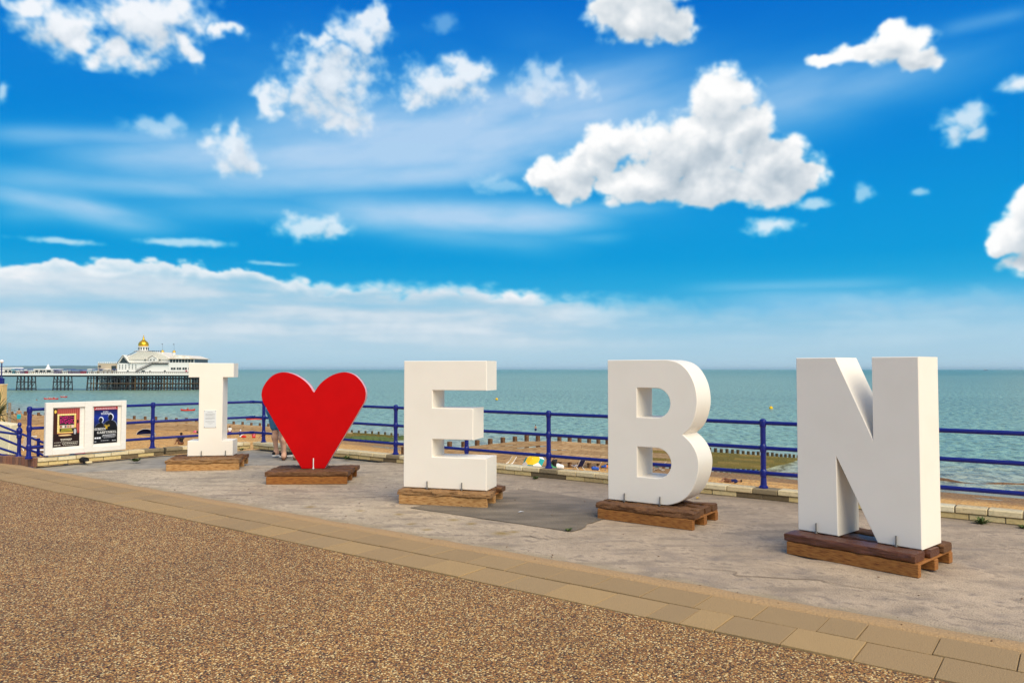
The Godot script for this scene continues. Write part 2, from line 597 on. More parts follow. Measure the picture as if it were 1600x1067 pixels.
	func grid(nx: int, nz: int, f: Callable) -> void:    # f(i, j) gives [position, colour]
		var i0 := v.size()
		var pos := PackedVector3Array()
		pos.resize((nx + 1) * (nz + 1))
		var col := PackedColorArray()
		col.resize(pos.size())
		for j in nz + 1:
			for i in nx + 1:
				var r: Array = f.call(i, j)
				pos[j * (nx + 1) + i] = r[0]
				col[j * (nx + 1) + i] = r[1]
		var turned := 0
		plain_grid = true
		for j in nz + 1:
			for i in nx + 1:
				var k := j * (nx + 1) + i
				var dx := pos[j * (nx + 1) + mini(i + 1, nx)] - pos[j * (nx + 1) + maxi(i - 1, 0)]
				var dz := pos[mini(j + 1, nz) * (nx + 1) + i] - pos[maxi(j - 1, 0) * (nx + 1) + i]
				var m := dx.cross(dz).normalized()
				if m.y < 0:
					m = -m
				else:
					turned += 1
				v.append(pos[k])
				n.append(m)
				c.append(col[k])
				uv.append(Vector2.ZERO)
		for j in nz:
			for i in nx:
				var k := i0 + j * (nx + 1) + i
				if turned * 2 > pos.size():
					ix.append_array([k, k + nx + 1, k + 1, k + 1, k + nx + 1, k + nx + 2])
				else:
					ix.append_array([k, k + 1, k + nx + 1, k + 1, k + nx + 2, k + nx + 1])

	func mesh(with_colour := false, with_uv := false) -> ArrayMesh:
		if not plain_grid:                  # faces run clockwise as seen from the side their normals point to
			for k in range(0, ix.size(), 3):
				var e := v[ix[k]]
				if (v[ix[k + 1]] - e).cross(v[ix[k + 2]] - e).dot(n[ix[k]] + n[ix[k + 1]] + n[ix[k + 2]]) > 0.0:
					var h := ix[k + 1]
					ix[k + 1] = ix[k + 2]
					ix[k + 2] = h
		var a := []
		a.resize(Mesh.ARRAY_MAX)
		a[Mesh.ARRAY_VERTEX] = v
		a[Mesh.ARRAY_NORMAL] = n
		if with_colour:
			a[Mesh.ARRAY_COLOR] = c
		if with_uv:
			a[Mesh.ARRAY_TEX_UV] = uv
		a[Mesh.ARRAY_INDEX] = ix
		var m := ArrayMesh.new()
		m.add_surface_from_arrays(Mesh.PRIMITIVE_TRIANGLES, a)
		return m


func box_mesh(size: Vector3, bevel := 0.0) -> ArrayMesh:
	var key := "box %s %s" % [size, bevel]
	if not shared.has(key):
		var s := Shape.new()
		s.box(Vector3.ZERO, size, bevel)
		shared[key] = s.mesh()
	return shared[key]


func tube_mesh(length: float, ra: float, rb: float, seg := 8) -> ArrayMesh:      # upright, from y = 0
	var key := "tube %.3f %.3f %.3f %d" % [length, ra, rb, seg]
	if not shared.has(key):
		var s := Shape.new()
		s.tube(Vector3.ZERO, Vector3(0, length, 0), ra, rb, seg)
		shared[key] = s.mesh()
	return shared[key]


func along(a: Vector3, b: Vector3) -> Transform3D:      # turns an upright mesh of length 1 into one from a to b
	var y := b - a
	var x := y.cross(Vector3.UP if absf(y.normalized().y) < 0.95 else Vector3.RIGHT).normalized()
	return Transform3D(Basis(x, y, x.cross(y.normalized())), a)


# A smooth body round tapered bones [from, to, radius, radius]: distances joined with a smooth minimum, meshed as surface nets.
func flesh(s: Shape, bones: Array, cell: float, k: float, grow := 0.0) -> void:
	var lo := Vector3.ONE * 1e9
	var hi := -lo
	for b in bones:
		for e in 2:
			var r: float = b[2 + e] + grow + cell * 2.0
			lo = lo.min(b[e] - Vector3.ONE * r)
			hi = hi.max(b[e] + Vector3.ONE * r)
	var nx := int((hi.x - lo.x) / cell) + 2
	var ny := int((hi.y - lo.y) / cell) + 2
	var nz := int((hi.z - lo.z) / cell) + 2
	var g := PackedFloat32Array()
	g.resize(nx * ny * nz)
	g.fill(1.0)
	for b in bones:
		var a: Vector3 = b[0]
		var ab: Vector3 = b[1] - a
		var ra: float = b[2] + grow
		var rb: float = b[3] + grow
		var reach := maxf(ra, rb) + maxf(k, cell * 2.0)
		var l: Vector3 = ((a.min(b[1]) - Vector3.ONE * reach - lo) / cell).floor().max(Vector3.ZERO)
		var h: Vector3 = ((a.max(b[1]) + Vector3.ONE * reach - lo) / cell).ceil().min(Vector3(nx - 1, ny - 1, nz - 1))
		var l2 := maxf(ab.length_squared(), 1e-9)
		for z in range(int(l.z), int(h.z) + 1):
			for y in range(int(l.y), int(h.y) + 1):
				var row := (z * ny + y) * nx
				for x in range(int(l.x), int(h.x) + 1):
					var p := lo + Vector3(x, y, z) * cell - a
					var t := clampf(p.dot(ab) / l2, 0.0, 1.0)
					var d := (p - ab * t).length() - lerpf(ra, rb, t)
					var o := g[row + x]
					var q := maxf(k - absf(d - o), 0.0)
					g[row + x] = minf(d, o) - q * q / (4.0 * k)
	var where := {}
	var sx := 1
	var sy := nx
	var sz := nx * ny
	var off := [0, sx, sy, sx + sy, sz, sx + sz, sy + sz, sx + sy + sz]
	for z in nz - 1:
		for y in ny - 1:
			var row := (z * ny + y) * nx
			for x in nx - 1:
				var i := row + x
				var g0 := g[i]
				if g0 > cell * 2.0 or g0 < -cell * 2.0:
					continue
				var inside := 0
				for o in off:
					if g[i + o] < 0.0:
						inside += 1
				if inside == 0 or inside == 8:
					continue
				var sum := Vector3.ZERO
				var cnt := 0
				for e in [[0, 1], [2, 3], [4, 5], [6, 7], [0, 2], [1, 3], [4, 6], [5, 7], [0, 4], [1, 5], [2, 6], [3, 7]]:
					var u: float = g[i + off[e[0]]]
					var w: float = g[i + off[e[1]]]
					if (u < 0.0) != (w < 0.0):
						var t := u / (u - w)
						var c0 := Vector3(e[0] & 1, (e[0] >> 1) & 1, e[0] >> 2)
						var c1 := Vector3(e[1] & 1, (e[1] >> 1) & 1, e[1] >> 2)
						sum += c0.lerp(c1, t)
						cnt += 1
				var gr := Vector3(g[i + 1] + g[i + off[3]] + g[i + off[5]] + g[i + off[7]] - g[i] - g[i + sy] - g[i + sz] - g[i + off[6]],
					g[i + sy] + g[i + off[3]] + g[i + off[6]] + g[i + off[7]] - g[i] - g[i + 1] - g[i + sz] - g[i + off[5]],
					g[i + sz] + g[i + off[5]] + g[i + off[6]] + g[i + off[7]] - g[i] - g[i + 1] - g[i + sy] - g[i + off[3]])
				where[i] = s.put(lo + (Vector3(x, y, z) + sum / cnt) * cell, gr.normalized())
	for i in where:
		var steps := [[sx, sy, sz], [sy, sz, sx], [sz, sx, sy]]
		for st in steps:
			if (g[i] < 0.0) != (g[i + st[0]] < 0.0):
				var a = where.get(i)
				var b = where.get(i - st[1])
				var d = where.get(i - st[1] - st[2])
				var e = where.get(i - st[2])
				if a != null and b != null and d != null and e != null:
					if g[i] < 0.0:
						s.ix.append_array([a, d, b, a, e, d])
					else:
						s.ix.append_array([a, b, d, a, d, e])


# ------------------------------------------------------------------ materials
func noise_tex(kind: int, freq: float, octaves: int, colours: Array, seed_ := 1, size := 512, stepped := false, cell_return := -1, normal_strength := 0.0) -> NoiseTexture2D:
	var n := FastNoiseLite.new()
	n.seed = seed_
	n.noise_type = kind
	n.frequency = freq
	if octaves > 1:
		n.fractal_octaves = octaves
	else:
		n.fractal_type = FastNoiseLite.FRACTAL_NONE
	if cell_return >= 0:
		n.cellular_return_type = cell_return
		n.cellular_jitter = 1.0
	var t := NoiseTexture2D.new()
	t.noise = n
	t.width = size
	t.height = size
	t.seamless = kind != FastNoiseLite.TYPE_CELLULAR       # blending would grey the stones along the seams
	if t.seamless:
		t.seamless_blend_skirt = 0.08
	if normal_strength > 0.0:
		t.as_normal_map = true
		t.bump_strength = normal_strength
	elif colours.size():
		var g := Gradient.new()
		var offs := PackedFloat32Array()
		var cs := PackedColorArray()
		for i in colours.size():
			offs.append(colours[i][0])
			cs.append(colours[i][1])
		g.offsets = offs
		g.colors = cs
		if stepped:
			g.interpolation_mode = Gradient.GRADIENT_INTERPOLATE_CONSTANT
		t.color_ramp = g
	return t


func lin(r: float, g: float, b: float) -> Color:
	return Color(r, g, b).linear_to_srgb()


func mat(called: String, c: Color, rough := 0.8, spec := 0.5) -> StandardMaterial3D:
	var m := StandardMaterial3D.new()
	m.resource_name = called
	m.albedo_color = c
	m.roughness = rough
	m.metallic_specular = spec
	mats[called] = m
	return m


func textured(called: String, t: Texture2D, scale: Vector3, rough := 0.85, world_space := true, bump: Texture2D = null, bump_cm := 0.0) -> StandardMaterial3D:
	var m := mat(called, Color.WHITE, rough)
	m.albedo_texture = t
	m.uv1_triplanar = true
	m.uv1_world_triplanar = world_space
	m.uv1_scale = scale
	if bump:
		m.heightmap_enabled = true
		m.heightmap_texture = bump
		m.heightmap_scale = bump_cm
	return m


func tinted(called: String, base: StandardMaterial3D, c: Color) -> StandardMaterial3D:
	var m: StandardMaterial3D = base.duplicate()
	m.resource_name = called
	m.albedo_color = c
	mats[called] = m
	return m


func grey(x: float) -> Color:
	return Color(x, x, x)


func make_materials() -> void:
	var S := FastNoiseLite.TYPE_SIMPLEX_SMOOTH
	var CELL := FastNoiseLite.TYPE_CELLULAR
	var soft := noise_tex(S, 0.02, 5, [[0.0, grey(0.80)], [0.5, grey(0.93)], [1.0, grey(1.0)]], 3)
	var grain := noise_tex(S, 0.09, 5, [[0.0, grey(0.62)], [0.45, grey(0.88)], [1.0, grey(1.0)]], 4)
	var bumpy := noise_tex(S, 0.06, 5, [], 6)
	# pebble-dashed promenade: every stone one colour, grouted dark
	var peb := noise_tex(CELL, 0.19, 1, [[0.0, Color(0.20, 0.14, 0.09)], [0.14, Color(0.42, 0.30, 0.18)], [0.28, Color(0.62, 0.46, 0.26)], [0.44, Color(0.74, 0.56, 0.32)], [0.58, Color(0.52, 0.39, 0.26)], [0.68, Color(0.86, 0.70, 0.44)], [0.79, Color(0.66, 0.42, 0.23)], [0.86, Color(1.0, 0.93, 0.74)], [0.94, Color(0.34, 0.30, 0.26)]], 8, 2048, true, FastNoiseLite.RETURN_CELL_VALUE)
	var peb_h := noise_tex(CELL, 0.19, 1, [[0.0, Color.WHITE], [0.5, grey(0.75)], [1.0, Color.BLACK]], 8, 2048, false, FastNoiseLite.RETURN_DISTANCE)
	var m := textured("pebble_surface", peb, Vector3.ONE * 0.33, 0.75, true, peb_h, 0.5)
	m.vertex_color_use_as_albedo = true
	m = textured("concrete", noise_tex(S, 0.12, 6, [[0.0, grey(0.45)], [0.35, grey(0.88)], [0.6, grey(1.0)], [1.0, grey(1.0)]], 12, 1024), Vector3.ONE * 0.55, 0.9, true, noise_tex(S, 0.15, 5, [], 13, 1024), 0.35)
	m.vertex_color_use_as_albedo = true
	var slab := noise_tex(S, 0.16, 6, [[0.0, Color(0.52, 0.45, 0.37)], [0.45, Color(0.90, 0.87, 0.82)], [1.0, Color(1, 1, 1)]], 15, 1024)
	var slab_h := noise_tex(S, 0.2, 4, [], 16, 512)
	for k in 6:
		m = textured("slab_%d" % k, slab, Vector3.ONE * 0.9, 0.88, true, slab_h, 0.3)
		m.albedo_color = [lin(0.465, 0.322, 0.160), lin(0.445, 0.308, 0.155), lin(0.48, 0.335, 0.168), lin(0.42, 0.295, 0.152), lin(0.51, 0.352, 0.168), lin(0.45, 0.318, 0.165)][k]
	m = textured("edging", noise_tex(S, 0.16, 5, [[0.0, Color(0.44, 0.34, 0.23)], [0.5, Color(0.66, 0.53, 0.37)], [1.0, Color(0.84, 0.72, 0.54)]], 18, 1024), Vector3.ONE * 1.0, 0.95, true, bumpy, 0.6)
	for k in 4:
		m = textured("coping_%d" % k, noise_tex(S, 0.05, 5, [[0.0, grey(0.66)], [0.3, grey(0.92)], [1.0, grey(1.0)]], 20 + k, 512), Vector3.ONE * 0.8, 0.9, true, bumpy, 0.3)
		m.albedo_color = [lin(0.84, 0.70, 0.43), lin(0.80, 0.65, 0.38), lin(0.88, 0.76, 0.50), lin(0.78, 0.61, 0.34)][k]
		tinted("stained_coping_%d" % k, m, lin(0.30, 0.23, 0.13))
		tinted("stained_brick_%d" % k, m, lin(0.20, 0.14, 0.07))
		var b := tinted("brick_%d" % k, m, [lin(0.78, 0.59, 0.26), lin(0.72, 0.54, 0.24), lin(0.84, 0.67, 0.34), lin(0.62, 0.45, 0.20)][k])
		b = tinted("red_brick_%d" % k, m, [lin(0.27, 0.12, 0.075), lin(0.22, 0.09, 0.06), lin(0.30, 0.15, 0.09), lin(0.19, 0.10, 0.075)][k])
	textured("mortar", grain, Vector3.ONE * 2.0, 0.95).albedo_color = lin(0.24, 0.18, 0.10)
	textured("joint_sand", grain, Vector3.ONE * 2.0, 0.95).albedo_color = lin(0.34, 0.25, 0.145)
	m = textured("letter_paint", noise_tex(S, 0.012, 4, [[0.0, Color(0.985, 0.982, 0.977)], [0.5, Color(0.995, 0.994, 0.992)], [1.0, Color(1, 1, 1)]], 30), Vector3.ONE * 0.3, 0.42, false)
	m.albedo_color = lin(0.885, 0.81, 0.70)
	m = textured("heart_paint", noise_tex(S, 0.012, 4, [[0.0, grey(0.96)], [1.0, grey(1.0)]], 33), Vector3.ONE * 0.5, 0.38, false)
	m.albedo_color = lin(0.53, 0.002, 0.003)
	m.metallic_specular = 0.22
	mat("heart_edge", lin(0.78, 0.42, 0.44), 0.35)  # white edge; its pink is bounced red light put into the colour
	mat("steel", lin(0.30, 0.29, 0.27), 0.4).metallic = 0.8
	mat("blue_paint", lin(0.004, 0.010, 0.17), 0.32)
	mat("dark_blue", lin(0.01, 0.015, 0.12), 0.4)
	mat("white_paint", lin(0.80, 0.79, 0.76), 0.45)
	textured("white_wood", noise_tex(S, 0.02, 4, [[0.0, grey(0.94)], [1.0, grey(1.0)]], 3), Vector3(0.6, 5, 5), 0.5, false).albedo_color = lin(0.86, 0.82, 0.75)
	# timber: grain along local x
	var wood := noise_tex(S, 0.02, 5, [[0.0, Color(0.52, 0.38, 0.25)], [0.3, Color(0.84, 0.73, 0.57)], [0.6, Color(0.95, 0.88, 0.76)], [1.0, Color(1.0, 0.95, 0.85)]], 40)
	var wood_h := noise_tex(S, 0.03, 5, [], 41)
	for k in 3:
		m = textured("board_%d" % k, wood, Vector3(0.9, 5.5, 5.5), 0.8, false, wood_h, 0.15)
		m.albedo_color = [lin(0.36, 0.170, 0.045), lin(0.34, 0.150, 0.030), lin(0.54, 0.35, 0.175)][k]
		m = textured("sleeper_%d" % k, wood, Vector3(1.0, 6.0, 6.0), 0.85, false, wood_h, 0.9)
		m.albedo_color = [lin(0.19, 0.10, 0.048), lin(0.14, 0.07, 0.032), lin(0.24, 0.135, 0.07)][k]
	m = textured("sleeper_3", wood, Vector3(0.5, 4.0, 4.0), 0.42, false, wood_h, 0.6)
	m.albedo_color = lin(0.13, 0.05, 0.025)
	m = textured("sleeper_4", wood, Vector3(0.5, 4.0, 4.0), 0.85, false, wood_h, 0.8)
	m.albedo_color = lin(0.34, 0.22, 0.12)
	var gw := noise_tex(S, 0.02, 5, [[0.0, Color(0.55, 0.47, 0.38)], [0.5, Color(0.85, 0.80, 0.72)], [1.0, Color(1, 1, 0.97)]], 44)
	for k in 3:
		m = textured("groyne_dry_%d" % k, gw, Vector3(0.10, 1.3, 0.10), 0.9)
		m.albedo_color = [lin(0.50, 0.385, 0.265), lin(0.43, 0.33, 0.225), lin(0.56, 0.44, 0.31)][k]
		m = textured("groyne_weed_%d" % k, gw, Vector3(0.3, 0.9, 0.3), 0.8)
		m.albedo_color = [lin(0.23, 0.195, 0.04), lin(0.18, 0.165, 0.035), lin(0.28, 0.225, 0.06)][k]
	textured("groyne_post", gw, Vector3(0.9, 0.4, 0.9), 0.9).albedo_color = lin(0.20, 0.115, 0.06)
	textured("groyne_post_weed", gw, Vector3(0.9, 0.4, 0.9), 0.85).albedo_color = lin(0.12, 0.09, 0.035)
	# beach and sea
	m = textured("shingle", noise_tex(CELL, 0.16, 1, [[0.0, Color(0.55, 0.42, 0.30)], [0.15, Color(0.80, 0.66, 0.48)], [0.4, Color(0.95, 0.82, 0.62)], [0.6, Color(0.86, 0.68, 0.46)], [0.78, Color(1.0, 0.93, 0.80)], [0.9, Color(0.70, 0.62, 0.55)]], 50, 1024, true, FastNoiseLite.RETURN_CELL_VALUE), Vector3.ONE * 0.055, 0.9, true, noise_tex(CELL, 0.16, 1, [[0.0, Color.WHITE], [1.0, Color.BLACK]], 50, 1024, false, FastNoiseLite.RETURN_DISTANCE), 6.0)
	m.vertex_color_use_as_albedo = true
	m = textured("wet_sand", noise_tex(S, 0.04, 5, [[0.0, grey(0.75)], [1.0, grey(1.0)]], 52), Vector3(0.05, 0.05, 0.05), 0.045, true, noise_tex(S, 0.05, 4, [], 53), 0.8)
	m.metallic_specular = 1.0
	m.vertex_color_use_as_albedo = true
	m = mat("sea", Color.WHITE, 0.30, 0.35)
	m.vertex_color_use_as_albedo = true
	m.uv1_triplanar = true
	m.uv1_world_triplanar = true
	m.uv1_scale = Vector3(0.013, 0.03, 0.0085)
	m.albedo_texture = noise_tex(S, 0.016, 6, [[0.0, grey(0.50)], [0.45, grey(0.86)], [0.6, grey(0.96)], [1.0, grey(1.0)]], 56, 2048)  # light and dark of the small waves painted into the colour
	m.heightmap_enabled = true
	m.heightmap_texture = noise_tex(S, 0.016, 6, [], 55, 2048)
	m.heightmap_scale = 80.0
	mat("foam", lin(0.75, 0.76, 0.74), 0.8)
	textured("coast", soft, Vector3.ONE * 0.0006, 0.95).albedo_color = lin(0.07, 0.10, 0.06)
	textured("earth", grain, Vector3.ONE * 0.7, 0.95).albedo_color = lin(0.22, 0.15, 0.08)
	textured("retaining", soft, Vector3.ONE * 0.3, 0.9).albedo_color = lin(0.36, 0.32, 0.26)
	textured("asphalt_patch", noise_tex(S, 0.2, 5, [[0.0, grey(0.5)], [0.5, grey(0.9)], [1.0, grey(1.0)]], 60), Vector3.ONE * 1.4, 0.95, true, bumpy, 0.6).vertex_color_use_as_albedo = true
	# pier and the rest
	mat("pier_white", lin(0.80, 0.78, 0.73), 0.7)
	mat("pier_cream", lin(0.52, 0.42, 0.30), 0.8)
	textured("pier_roof", soft, Vector3.ONE * 0.12, 0.8).albedo_color = lin(0.86, 0.79, 0.68)
	mat("pier_iron", lin(0.030, 0.032, 0.036), 0.7)
	mat("pier_rust", lin(0.12, 0.075, 0.035), 0.85)
	mat("pier_glass", lin(0.03, 0.045, 0.05), 0.12)
	mat("gold", lin(0.78, 0.45, 0.03), 0.28).metallic = 0.75
	mat("awning_blue", lin(0.05, 0.09, 0.28), 0.8)
	mat("stall_mauve", lin(0.30, 0.24, 0.36), 0.8)
	mat("stall_red", lin(0.45, 0.03, 0.09), 0.7)
	mat("stall_teal", lin(0.08, 0.35, 0.42), 0.7)
	mat("lamp_glass", lin(0.85, 0.85, 0.84), 0.2)
	mat("leaf", lin(0.10, 0.115, 0.035), 0.6)
	mat("leaf_pale", lin(0.21, 0.19, 0.08), 0.65)
	mat("stem", lin(0.12, 0.085, 0.05), 0.9)
	mat("weed_leaf", lin(0.07, 0.10, 0.02), 0.8)
	mat("seaweed", lin(0.035, 0.04, 0.012), 0.8)
	for e in [["skin_fair", 0.56, 0.33, 0.23], ["skin_tan", 0.42, 0.22, 0.13], ["denim", 0.05, 0.16, 0.30], ["black_cloth", 0.02, 0.02, 0.022], ["white_cloth", 0.75, 0.74, 0.72], ["turquoise", 0.02, 0.42, 0.52],
			["navy", 0.015, 0.02, 0.09], ["pink", 0.72, 0.16, 0.22], ["red_plastic", 0.60, 0.035, 0.02], ["yellow", 0.80, 0.50, 0.02], ["teal", 0.02, 0.30, 0.28], ["purple", 0.12, 0.03, 0.16], ["hair_dark", 0.03, 0.02, 0.014],
			["hair_fair", 0.30, 0.19, 0.08], ["brown_leather", 0.16, 0.07, 0.035], ["straw", 0.60, 0.42, 0.20], ["green_cloth", 0.06, 0.28, 0.13], ["orange", 0.75, 0.25, 0.03], ["blue_cloth", 0.03, 0.09, 0.40], ["grey_cloth", 0.2, 0.2, 0.21]]:
		mat(e[0], lin(e[1], e[2], e[3]), 0.75, 0.3)


# ------------------------------------------------------------------ ground, beach, sea, far coast
var n_ground := FastNoiseLite.new()


func beach_y(d: float, t := 0.0) -> float:
	var y := -1.944 - 0.105 * d
	if d > 94.0:
		y += (d - 94.0) * 0.04
	return y + n_ground.get_noise_2d(d * 3.0, t * 1.6) * 0.25


func beach_point(x: float, depth: float) -> Vector3:
	var q := Vector2(x, depth) - CORNER
	return Vector3(x, beach_y(q.dot(WN), q.dot(WU)), -depth)


func ground_and_sea() -> void:
	n_ground.seed = 77
	n_ground.frequency = 0.02
	n_ground.fractal_octaves = 3
	# solid promenade under every surface
	var out := PackedVector2Array([CORNER + WU * 60.0 + WN * 0.2, CORNER + WU * 0.05 + WN * 0.2, LEFT_M + Vector2(-0.16, 0.12), LEFT_A + Vector2(-0.16, 0.12), Vector2(-8.95, 13.16), Vector2(-70.0, 58.5), Vector2(-260, -60), Vector2(-120, -300), Vector2(200, -300), Vector2(220, -150)])
	var s := Shape.new()
	var tri := Geometry2D.triangulate_polygon(out)
	for k in range(0, tri.size(), 3):
		var q := [p3(out[tri[k]], -0.03), p3(out[tri[k + 1]], -0.03), p3(out[tri[k + 2]], -0.03)]
		if (q[1] - q[0]).cross(q[2] - q[0]).y > 0:
			s.tri(q[0], q[1], q[2])
		else:
			s.tri(q[0], q[2], q[1])
	for k in out.size():
		var a := out[k]
		var b := out[(k + 1) % out.size()]
		s.quad(p3(a, -7.0), p3(b, -7.0), p3(b, -0.03), p3(a, -0.03))
	whole("promenade", s.mesh(), mats["retaining"], "raised concrete promenade with a retaining wall down to the beach", "", "", "structure")
	# pebble surface: fine squares near the viewer, coarser away from it
	var ts := [-110.0, -60.0, -35.0]
	for k in range(0, 121):
		ts.append(-24.0 + k * 0.28)
	ts.append_array([16.0, 30.0, 60.0, 110.0])
	var ws := []
	for k in range(0, 51):
		ws.append(-k * 0.16)
	ws.append_array([-9.0, -12.0, -20.0, -40.0, -90.0, -200.0])
	s = Shape.new()
	s.grid(ts.size() - 1, ws.size() - 1, func(i: int, j: int) -> Array:
		var t: float = ts[i]
		var w: float = ws[j]
		var q := n_ground.get_noise_2d(t * 34.0, w * 34.0) * 0.10 + n_ground.get_noise_2d(t * 9.0 + 90.0, w * 9.0) * 0.13 + n_ground.get_noise_2d(t * 70.0 + 30.0, w * 70.0) * 0.08
		var k := 0.78 + q
		return [strip_at(t, w, -0.004 if w > -0.1 else -0.006), Color(k * 1.06, k * 0.95, k * 0.745)])
	whole("pebble_path", s.mesh(true), mats["pebble_surface"], "wide brown pebble-dashed promenade surface across the foreground", "", "", "structure")
	# two rows of paving slabs and a gravelly edging kerb
	var pav := thing("slab_paving", "two rows of square buff paving slabs between pebble surface and concrete", "paving")
	tag(pav, "", "", "", "structure")
	pav.remove_meta("category")
	var turn := atan2(-0.596, 0.803)
	for row in 2:
		var w0 := 0.012 if row == 0 else 0.372
		var depth := 0.350 if row == 0 else 0.338
		var t := -16.0 + row * 0.17
		while t < 6.4:
			var length := 0.398
			if rng.randf() < 0.08:
				length = 0.23
			var tilt := Basis(Vector3.UP, turn) * Basis(Vector3(1, 0, 0), rng.randf_range(-0.006, 0.006)) * Basis(Vector3(0, 0, 1), rng.randf_range(-0.006, 0.006))
			var k := rng.randi_range(0, 5)
			if row == 1:
				k = [1, 3, 5, 0, 3, 5][k]
			part("slab", box_mesh(Vector3(length - 0.006, 0.05, depth - 0.006), 0.0025), mats["slab_%d" % k], pav, Transform3D(tilt, strip_at(t + length * 0.5, w0 + depth * 0.5, -0.022 + rng.randf_range(-0.003, 0.003))))
			t += length
	var ed := Shape.new()
	ed.grid(260, 4, func(i: int, j: int) -> Array:
		var t := -16.0 + i * 0.086
		var w: float = [0.716, 0.735, 0.80, 0.872, 0.885 + 0.02 * n_ground.get_noise_1d(t * 60.0)][j]
		var y: float = [-0.02, 0.006, 0.012, 0.008, -0.012][j] + n_ground.get_noise_2d(t * 90.0, w * 300.0) * 0.010
		return [strip_at(t, w, y), Color.WHITE])
	part("edging_kerb", ed.mesh(), mats["edging"], pav)
	var joint := Shape.new()
	joint.quad(strip_at(-16.2, 0.0, -0.012), strip_at(6.6, 0.0, -0.012), strip_at(6.6, 0.73, -0.012), strip_at(-16.2, 0.73, -0.012))
	part("joint_bed", joint.mesh(), mats["joint_sand"], pav)
	# the concrete stand: stains, dimples and lichen as it wears; also darker towards the low wall
	var spots := []
	for q in [[-1.25, 8.55, 0.05], [-0.62, 8.22, 0.06], [-0.42, 8.05, 0.05], [-1.05, 8.05, 0.05], [-0.1, 7.55, 0.09], [0.02, 7.62, 0.05], [-1.72, 8.75, 0.05], [-2.35, 9.0, 0.06], [-0.85, 7.72, 0.05]]:
		spots.append([Vector2(q[0], q[1]), q[2]])
	var dim := []
	for k in 110:
		dim.append([Vector2(rng.randf_range(0.6, 4.6), rng.randf_range(4.3, 7.4)), rng.randf_range(0.05, 0.13), rng.randf_range(0.3, 1.0)])
	for k in 40:
		dim.append([Vector2(rng.randf_range(-3.5, 1.0), rng.randf_range(7.0, 10.5)), rng.randf_range(0.05, 0.16), rng.randf_range(0.1, 0.4)])
	var near := {}                                 # which dimples and spots reach each half-metre square
	for q in dim:
		for bx in range(-1, 2):
			for bz in range(-1, 2):
				var key := Vector2i(floori(q[0].x * 2.0) + bx, floori(q[0].y * 2.0) + bz)
				if not near.has(key):
					near[key] = []
				near[key].append(q)
	var nt := 620
	var nw := 210
	s = Shape.new()
	s.grid(nt, nw, func(i: int, j: int) -> Array:
		var f := pow(float(j) / nw, 1.25)
		var w := 0.87 + f * 4.45
		var right := 11.0
		# left end follows the left wall
		var left := -9.15 + 2.15 * smoothstep(0.0, 1.0, f) + 1.0 * f * f
		var t: float = lerpf(left, right, float(i) / nt)
		var p := SP + SU * t + SN * w
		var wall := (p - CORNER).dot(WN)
		var n1 := n_ground.get_noise_2d(p.x * 40.0, p.y * 40.0)
		var n2 := n_ground.get_noise_2d(p.x * 130.0 + 50.0, p.y * 130.0)
		var n3 := n_ground.get_noise_2d(p.x * 12.0 + 9.0, p.y * 16.0)
		var n4 := n_ground.get_noise_2d(p.x * 55.0 + 400.0, p.y * 190.0 + 70.0)
		var pale := smoothstep(1.5, -2.5, p.x)
		var c := Color(0.455, 0.345, 0.240).lerp(Color(0.54, 0.43, 0.295), pale * 0.85)
		var n5 := n_ground.get_noise_2d(p.x * 420.0 + 20.0, p.y * 420.0)
		c = c * (1.0 + 0.18 * n1 + 0.22 * n2 + 0.16 * n3 + 0.22 * n5)
		c = c.lerp(Color(0.22, 0.17, 0.125), smoothstep(0.26, 0.5, n5 + n2 * 0.35) * 0.7)
		c = c.lerp(Color(0.23, 0.18, 0.135), clampf(n4 * 1.6 - 0.25, 0.0, 0.55))
		c = c.lerp(Color(0.36, 0.28, 0.16), smoothstep(0.22, 0.0, w - 0.87 + n2 * 0.1) * 0.6)
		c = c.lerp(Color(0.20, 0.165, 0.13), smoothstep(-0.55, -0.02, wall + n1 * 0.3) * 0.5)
		var y := 0.0
		for q in near.get(Vector2i(floori(p.x * 2.0), floori(p.y * 2.0)), []):
			var d2: float = p.distance_squared_to(q[0]) / (q[1] * q[1])
			if d2 < 5.0:
				var e := exp(-d2 * 1.6)
				c = c.lerp(Color(0.25, 0.20, 0.165), e * 0.55 * q[2])
				y -= e * 0.010
		for q in spots:
			var d2: float = p.distance_squared_to(q[0]) / (q[1] * q[1])
			if d2 < 6.0:
				c = c.lerp(Color(0.30, 0.20, 0.05), exp(-d2 * 1.2) * 0.9)
				c = c.lerp(Color(0.46, 0.40, 0.31), smoothstep(0.6, 0.0, absf(d2 - 2.6)) * 0.3)
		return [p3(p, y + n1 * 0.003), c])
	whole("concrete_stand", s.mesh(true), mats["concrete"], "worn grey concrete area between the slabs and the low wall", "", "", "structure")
	# fine cracks that run across the concrete
	var stand: Node3D = get_node("concrete_stand")
